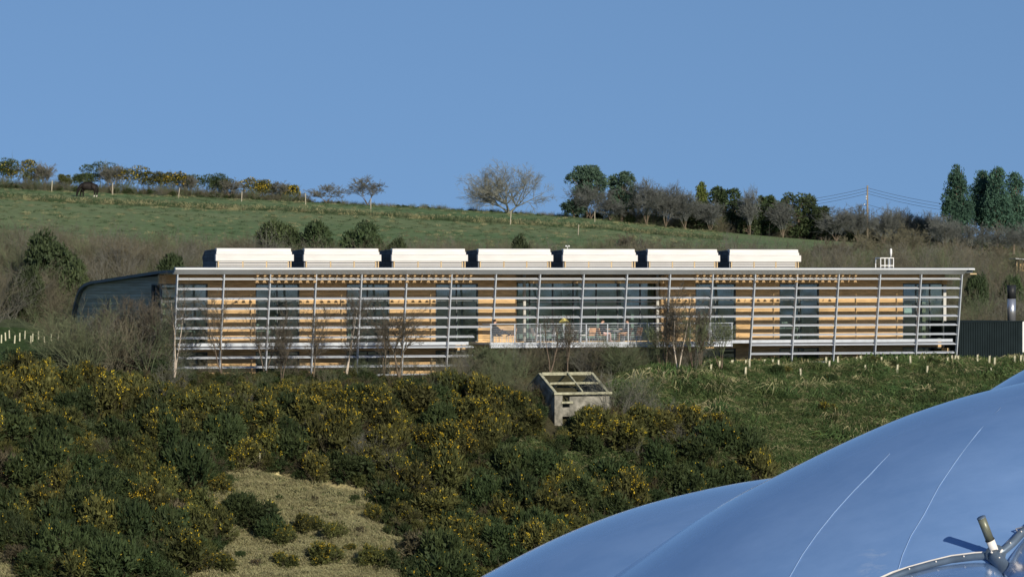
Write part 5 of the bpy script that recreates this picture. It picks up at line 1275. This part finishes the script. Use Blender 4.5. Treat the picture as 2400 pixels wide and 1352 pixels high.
# ------------------------------------------------------------------ the near dome of inflated cushions
def dome():
    YC = 62.0
    t = empty('cushion_dome', (0, 0, 0)); tag(t, 'curved blue sky reflecting inflated foil dome in the near right corner', 'dome')
    def W(px, py, y): return ((px - 1200) / F * y, y, (HOR - py) / F * y)
    def sheet(name, crest, yc, Rr, t0, t1, nx=90, nt=70, side=0.0, m='film'):
        cx = [((px - 1200) / F * yc) for px, py in crest]; cz = [(HOR - py) / F * yc for px, py in crest]
        s_ = np.linspace(cx[0], cx[-1], nx); z_ = np.interp(s_, cx, cz)
        for _ in range(10): z_[1:-1] = (z_[:-2] + 2 * z_[1:-1] + z_[2:]) / 4
        tt = np.linspace(t0, t1, nt); XX, TT = np.meshgrid(s_, tt); ZZ = z_[None] - TT ** 2 / (2 * Rr); YY = yc - TT
        V = np.stack([XX, YY, ZZ], -1); ring = V.copy(); i = np.arange(nx * nt).reshape(nt, nx)
        T = np.stack([i[:-1, :-1], i[1:, :-1], i[1:, 1:], i[:-1, 1:]], -1).reshape(-1, 4)
        # skirt closes the body below
        Vl = [V.reshape(-1, 3)]; Tl = [T]; nb = nx * nt
        for edge in (i[0, :], i[-1, :][::-1], i[:, 0][::-1], i[:, -1]):
            pe = V.reshape(-1, 3)[edge].copy(); pe[:, 2] = -12.0; Vl.append(pe); a = np.arange(len(edge)) + nb; nb += len(edge)
            Tl.append(np.stack([edge[:-1], a[:-1], a[1:], edge[1:]], -1))
        me = build(name, np.concatenate(Vl), np.concatenate(Tl), np.zeros(sum(len(q) for q in Tl)), [m], True)
        o = link(name, me, t)
        def at(px, py):
            q = (px - 1200) / F
            tb = None
            for tv in np.linspace(0, t1, 500):
                y = yc - tv; x = q * y; z = float(np.interp(x, s_, z_)) - tv * tv / (2 * Rr)
                if HOR - F * z / y >= py: tb = tv; break
            tv = t1 if tb is None else tb; y = yc - tv; x = q * y
            return Vector((x, y, float(np.interp(x, s_, z_)) - tv * tv / (2 * Rr)))
        return at
    c1 = [(700, 1620), (900, 1480), (1060, 1390), (1130, 1352), (1200, 1312), (1300, 1263), (1400, 1221), (1500, 1186), (1600, 1160), (1700, 1138), (1810, 1120), (1900, 1112), (2100, 1115), (2300, 1140), (2600, 1200)]
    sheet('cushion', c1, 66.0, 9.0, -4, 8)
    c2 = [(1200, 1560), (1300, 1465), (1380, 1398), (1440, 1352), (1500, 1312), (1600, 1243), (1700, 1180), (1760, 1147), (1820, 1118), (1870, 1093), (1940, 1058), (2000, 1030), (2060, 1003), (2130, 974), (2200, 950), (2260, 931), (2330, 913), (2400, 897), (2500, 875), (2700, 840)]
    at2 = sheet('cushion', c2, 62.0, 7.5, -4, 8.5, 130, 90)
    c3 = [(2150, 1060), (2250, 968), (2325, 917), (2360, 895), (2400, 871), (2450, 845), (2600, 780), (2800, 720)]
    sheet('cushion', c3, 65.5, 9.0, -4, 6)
    # frame tubes on the big cushion
    tl = [(1950, 1420), (2020, 1384), (2090, 1352), (2130, 1338), (2180, 1324), (2230, 1312), (2285, 1305), (2330, 1303)]
    tr = [(2330, 1303), (2350, 1292), (2372, 1272), (2392, 1252), (2420, 1225), (2500, 1150)]
    td = [(2330, 1303), (2350, 1330), (2370, 1358), (2410, 1410), (2480, 1500)]
    off = Vector((0, -.035, .01))
    for pts, r in ((tl, .046), (tr, .055), (td, .10)):
        w = [at2(*q) + off for q in pts]; fine = []
        for a, b_ in zip(w[:-1], w[1:]):
            for j in range(4): fine.append(a.lerp(b_, j / 4))
        fine.append(w[-1]); p = PM(); p.tube(fine, r, 12); p.obj('frame_tube', 'dome_steel', t, True)
        d_ = fine; bp_ = PM()
        for j in range(2, len(d_) - 1, 5):
            c = d_[j] + Vector((0, -r * .8, r * .5)); bb = PM(); bb.tube([c, c + Vector((0, -.015, .01))], [.011, .009], 8); bb.obj('bolt', 'pipe_white', t)
    # clamped edge bead along the upper tube
    for pts in (tl, tr):
        w = [at2(px, py - 8) + Vector((0, -.03, .02)) for px, py in pts]; p = PM(); p.tube(w, .016, 6); p.obj('edge_bead', 'pipe_white', t)
    # cushions below and right of the tubes
    y4 = at2(2230, 1312).y - .02
    sheet('cushion', [(1850, 1480), (1950, 1425), (2090, 1358), (2180, 1331), (2230, 1320), (2300, 1312), (2330, 1309), (2350, 1338), (2385, 1395), (2450, 1500)], y4, 5.0, -.3, 3.5, 60, 40)
    sheet('cushion', [(2338, 1330), (2350, 1318), (2372, 1290), (2400, 1262), (2440, 1225), (2520, 1160)], y4, 6.0, -.3, 3.5, 40, 40)
    # weld seams
    for pts in ([(2085, 1062), (2040, 1110), (2000, 1150), (1955, 1200), (1915, 1250), (1880, 1300), (1850, 1352), (1830, 1400)], [(2345, 955), (2290, 1015), (2240, 1080), (2200, 1140), (2165, 1205), (2135, 1255), (2115, 1300), (2102, 1345)]):
        w = [at2(*q) + Vector((0, -.006, .004)) for q in pts]; p = PM(); p.tube(w, .0042, 6); p.obj('weld_seam', 'seam', t, True)
    # node with air pipe
    base = at2(2332, 1296) + off; 
    tip_px, tip_py = 2300, 1213
    y = base.y - .12; tip = Vector(((tip_px - 1200) / F * y, y, (HOR - tip_py) / F * y)); d = tip - base; mid = base + d * .38
    p = PM(); p.tube([base - d * .05, base, mid], .058, 16); p.obj('pipe_sleeve', 'pipe_white', t, True)
    p = PM(); p.tube([mid, mid + d * .02], .064, 16); p.obj('clamp', 'black_metal', t, True)
    p = PM(); p.tube([mid + d * .02, tip], .056, 16); p.obj('air_pipe', 'pipe_olive', t, True)
    p = PM(); p.tube([tip, tip + d * .02], [.061, .057], 16); p.obj('pipe_rim', 'dome_steel', t, True)
    for dx, dz in ((-.09, .06), (.06, .09), (.0, -.08)):
        p = PM(); p.tube([base + Vector((.02, -.08, -.03)), base + Vector((.02 + dx, -.12, -.03 + dz))], .014, 8); p.obj('bracket_arm', 'pipe_white', t, True)
    p = PM(); c = base + Vector((0, .0, -.02)); p.tube([c + Vector((0, .03, -.02)), c + Vector((0, -.06, 0.02))], .13, 16); p.obj('node_plate', 'dome_steel', t, True)
    q0 = at2(2378, 1235) + Vector((0, -.12, 0)); p = PM(); p.tube([q0, q0 + Vector((.25, 0, .06))], .010, 6); p.tube([q0, q0 + Vector((.05, 0, -.08))], .010, 6); p.tube([q0 + Vector((.05, 0, -.08)), q0 + Vector((.12, 0, .03))], .010, 6); p.obj('cable_bracket', 'stainless', t)
mat('seam', (.30, .44, .66), .4, .1, 3.0)
dome()

# ---- tufts of rushes across the field
def field_tufts():
    r = np.random.RandomState(12); n = 9000; px = r.uniform(-60, 1700, n * 3); v = r.uniform(66, 169, n * 3); y = YV(px, v); x = (px - 1200) / F * y
    band = np.exp(-((v - (148 - .004 * px + 6 * fbm(x * .05, y * .02, 2))) / 3.5) ** 2) + .5 * np.exp(-((v - 167) / 2.0) ** 2) + .10 + .25 * (v < 84)
    ok = r.rand(len(px)) < band * .8; x, y, v, band = x[ok][:n], y[ok][:n], v[ok][:n], band[ok][:n]; z = H(x, y); P = np.stack([x, y, z - .03], 1); rot = np.zeros((len(x), 3)); rot[:, 2] = r.rand(len(x)) * 6.28
    tp = [tuft_proto(900 + i, m, 26, .5, .35) for i, m in enumerate(('rush', 'rush', 'olive_twig', 'grass_straw'))]
    scatter('field_rushes', tp, P, rot, (.4 + .5 * r.rand(len(x))) * (1 + .9 * (band > .6)), 9)
field_tufts()
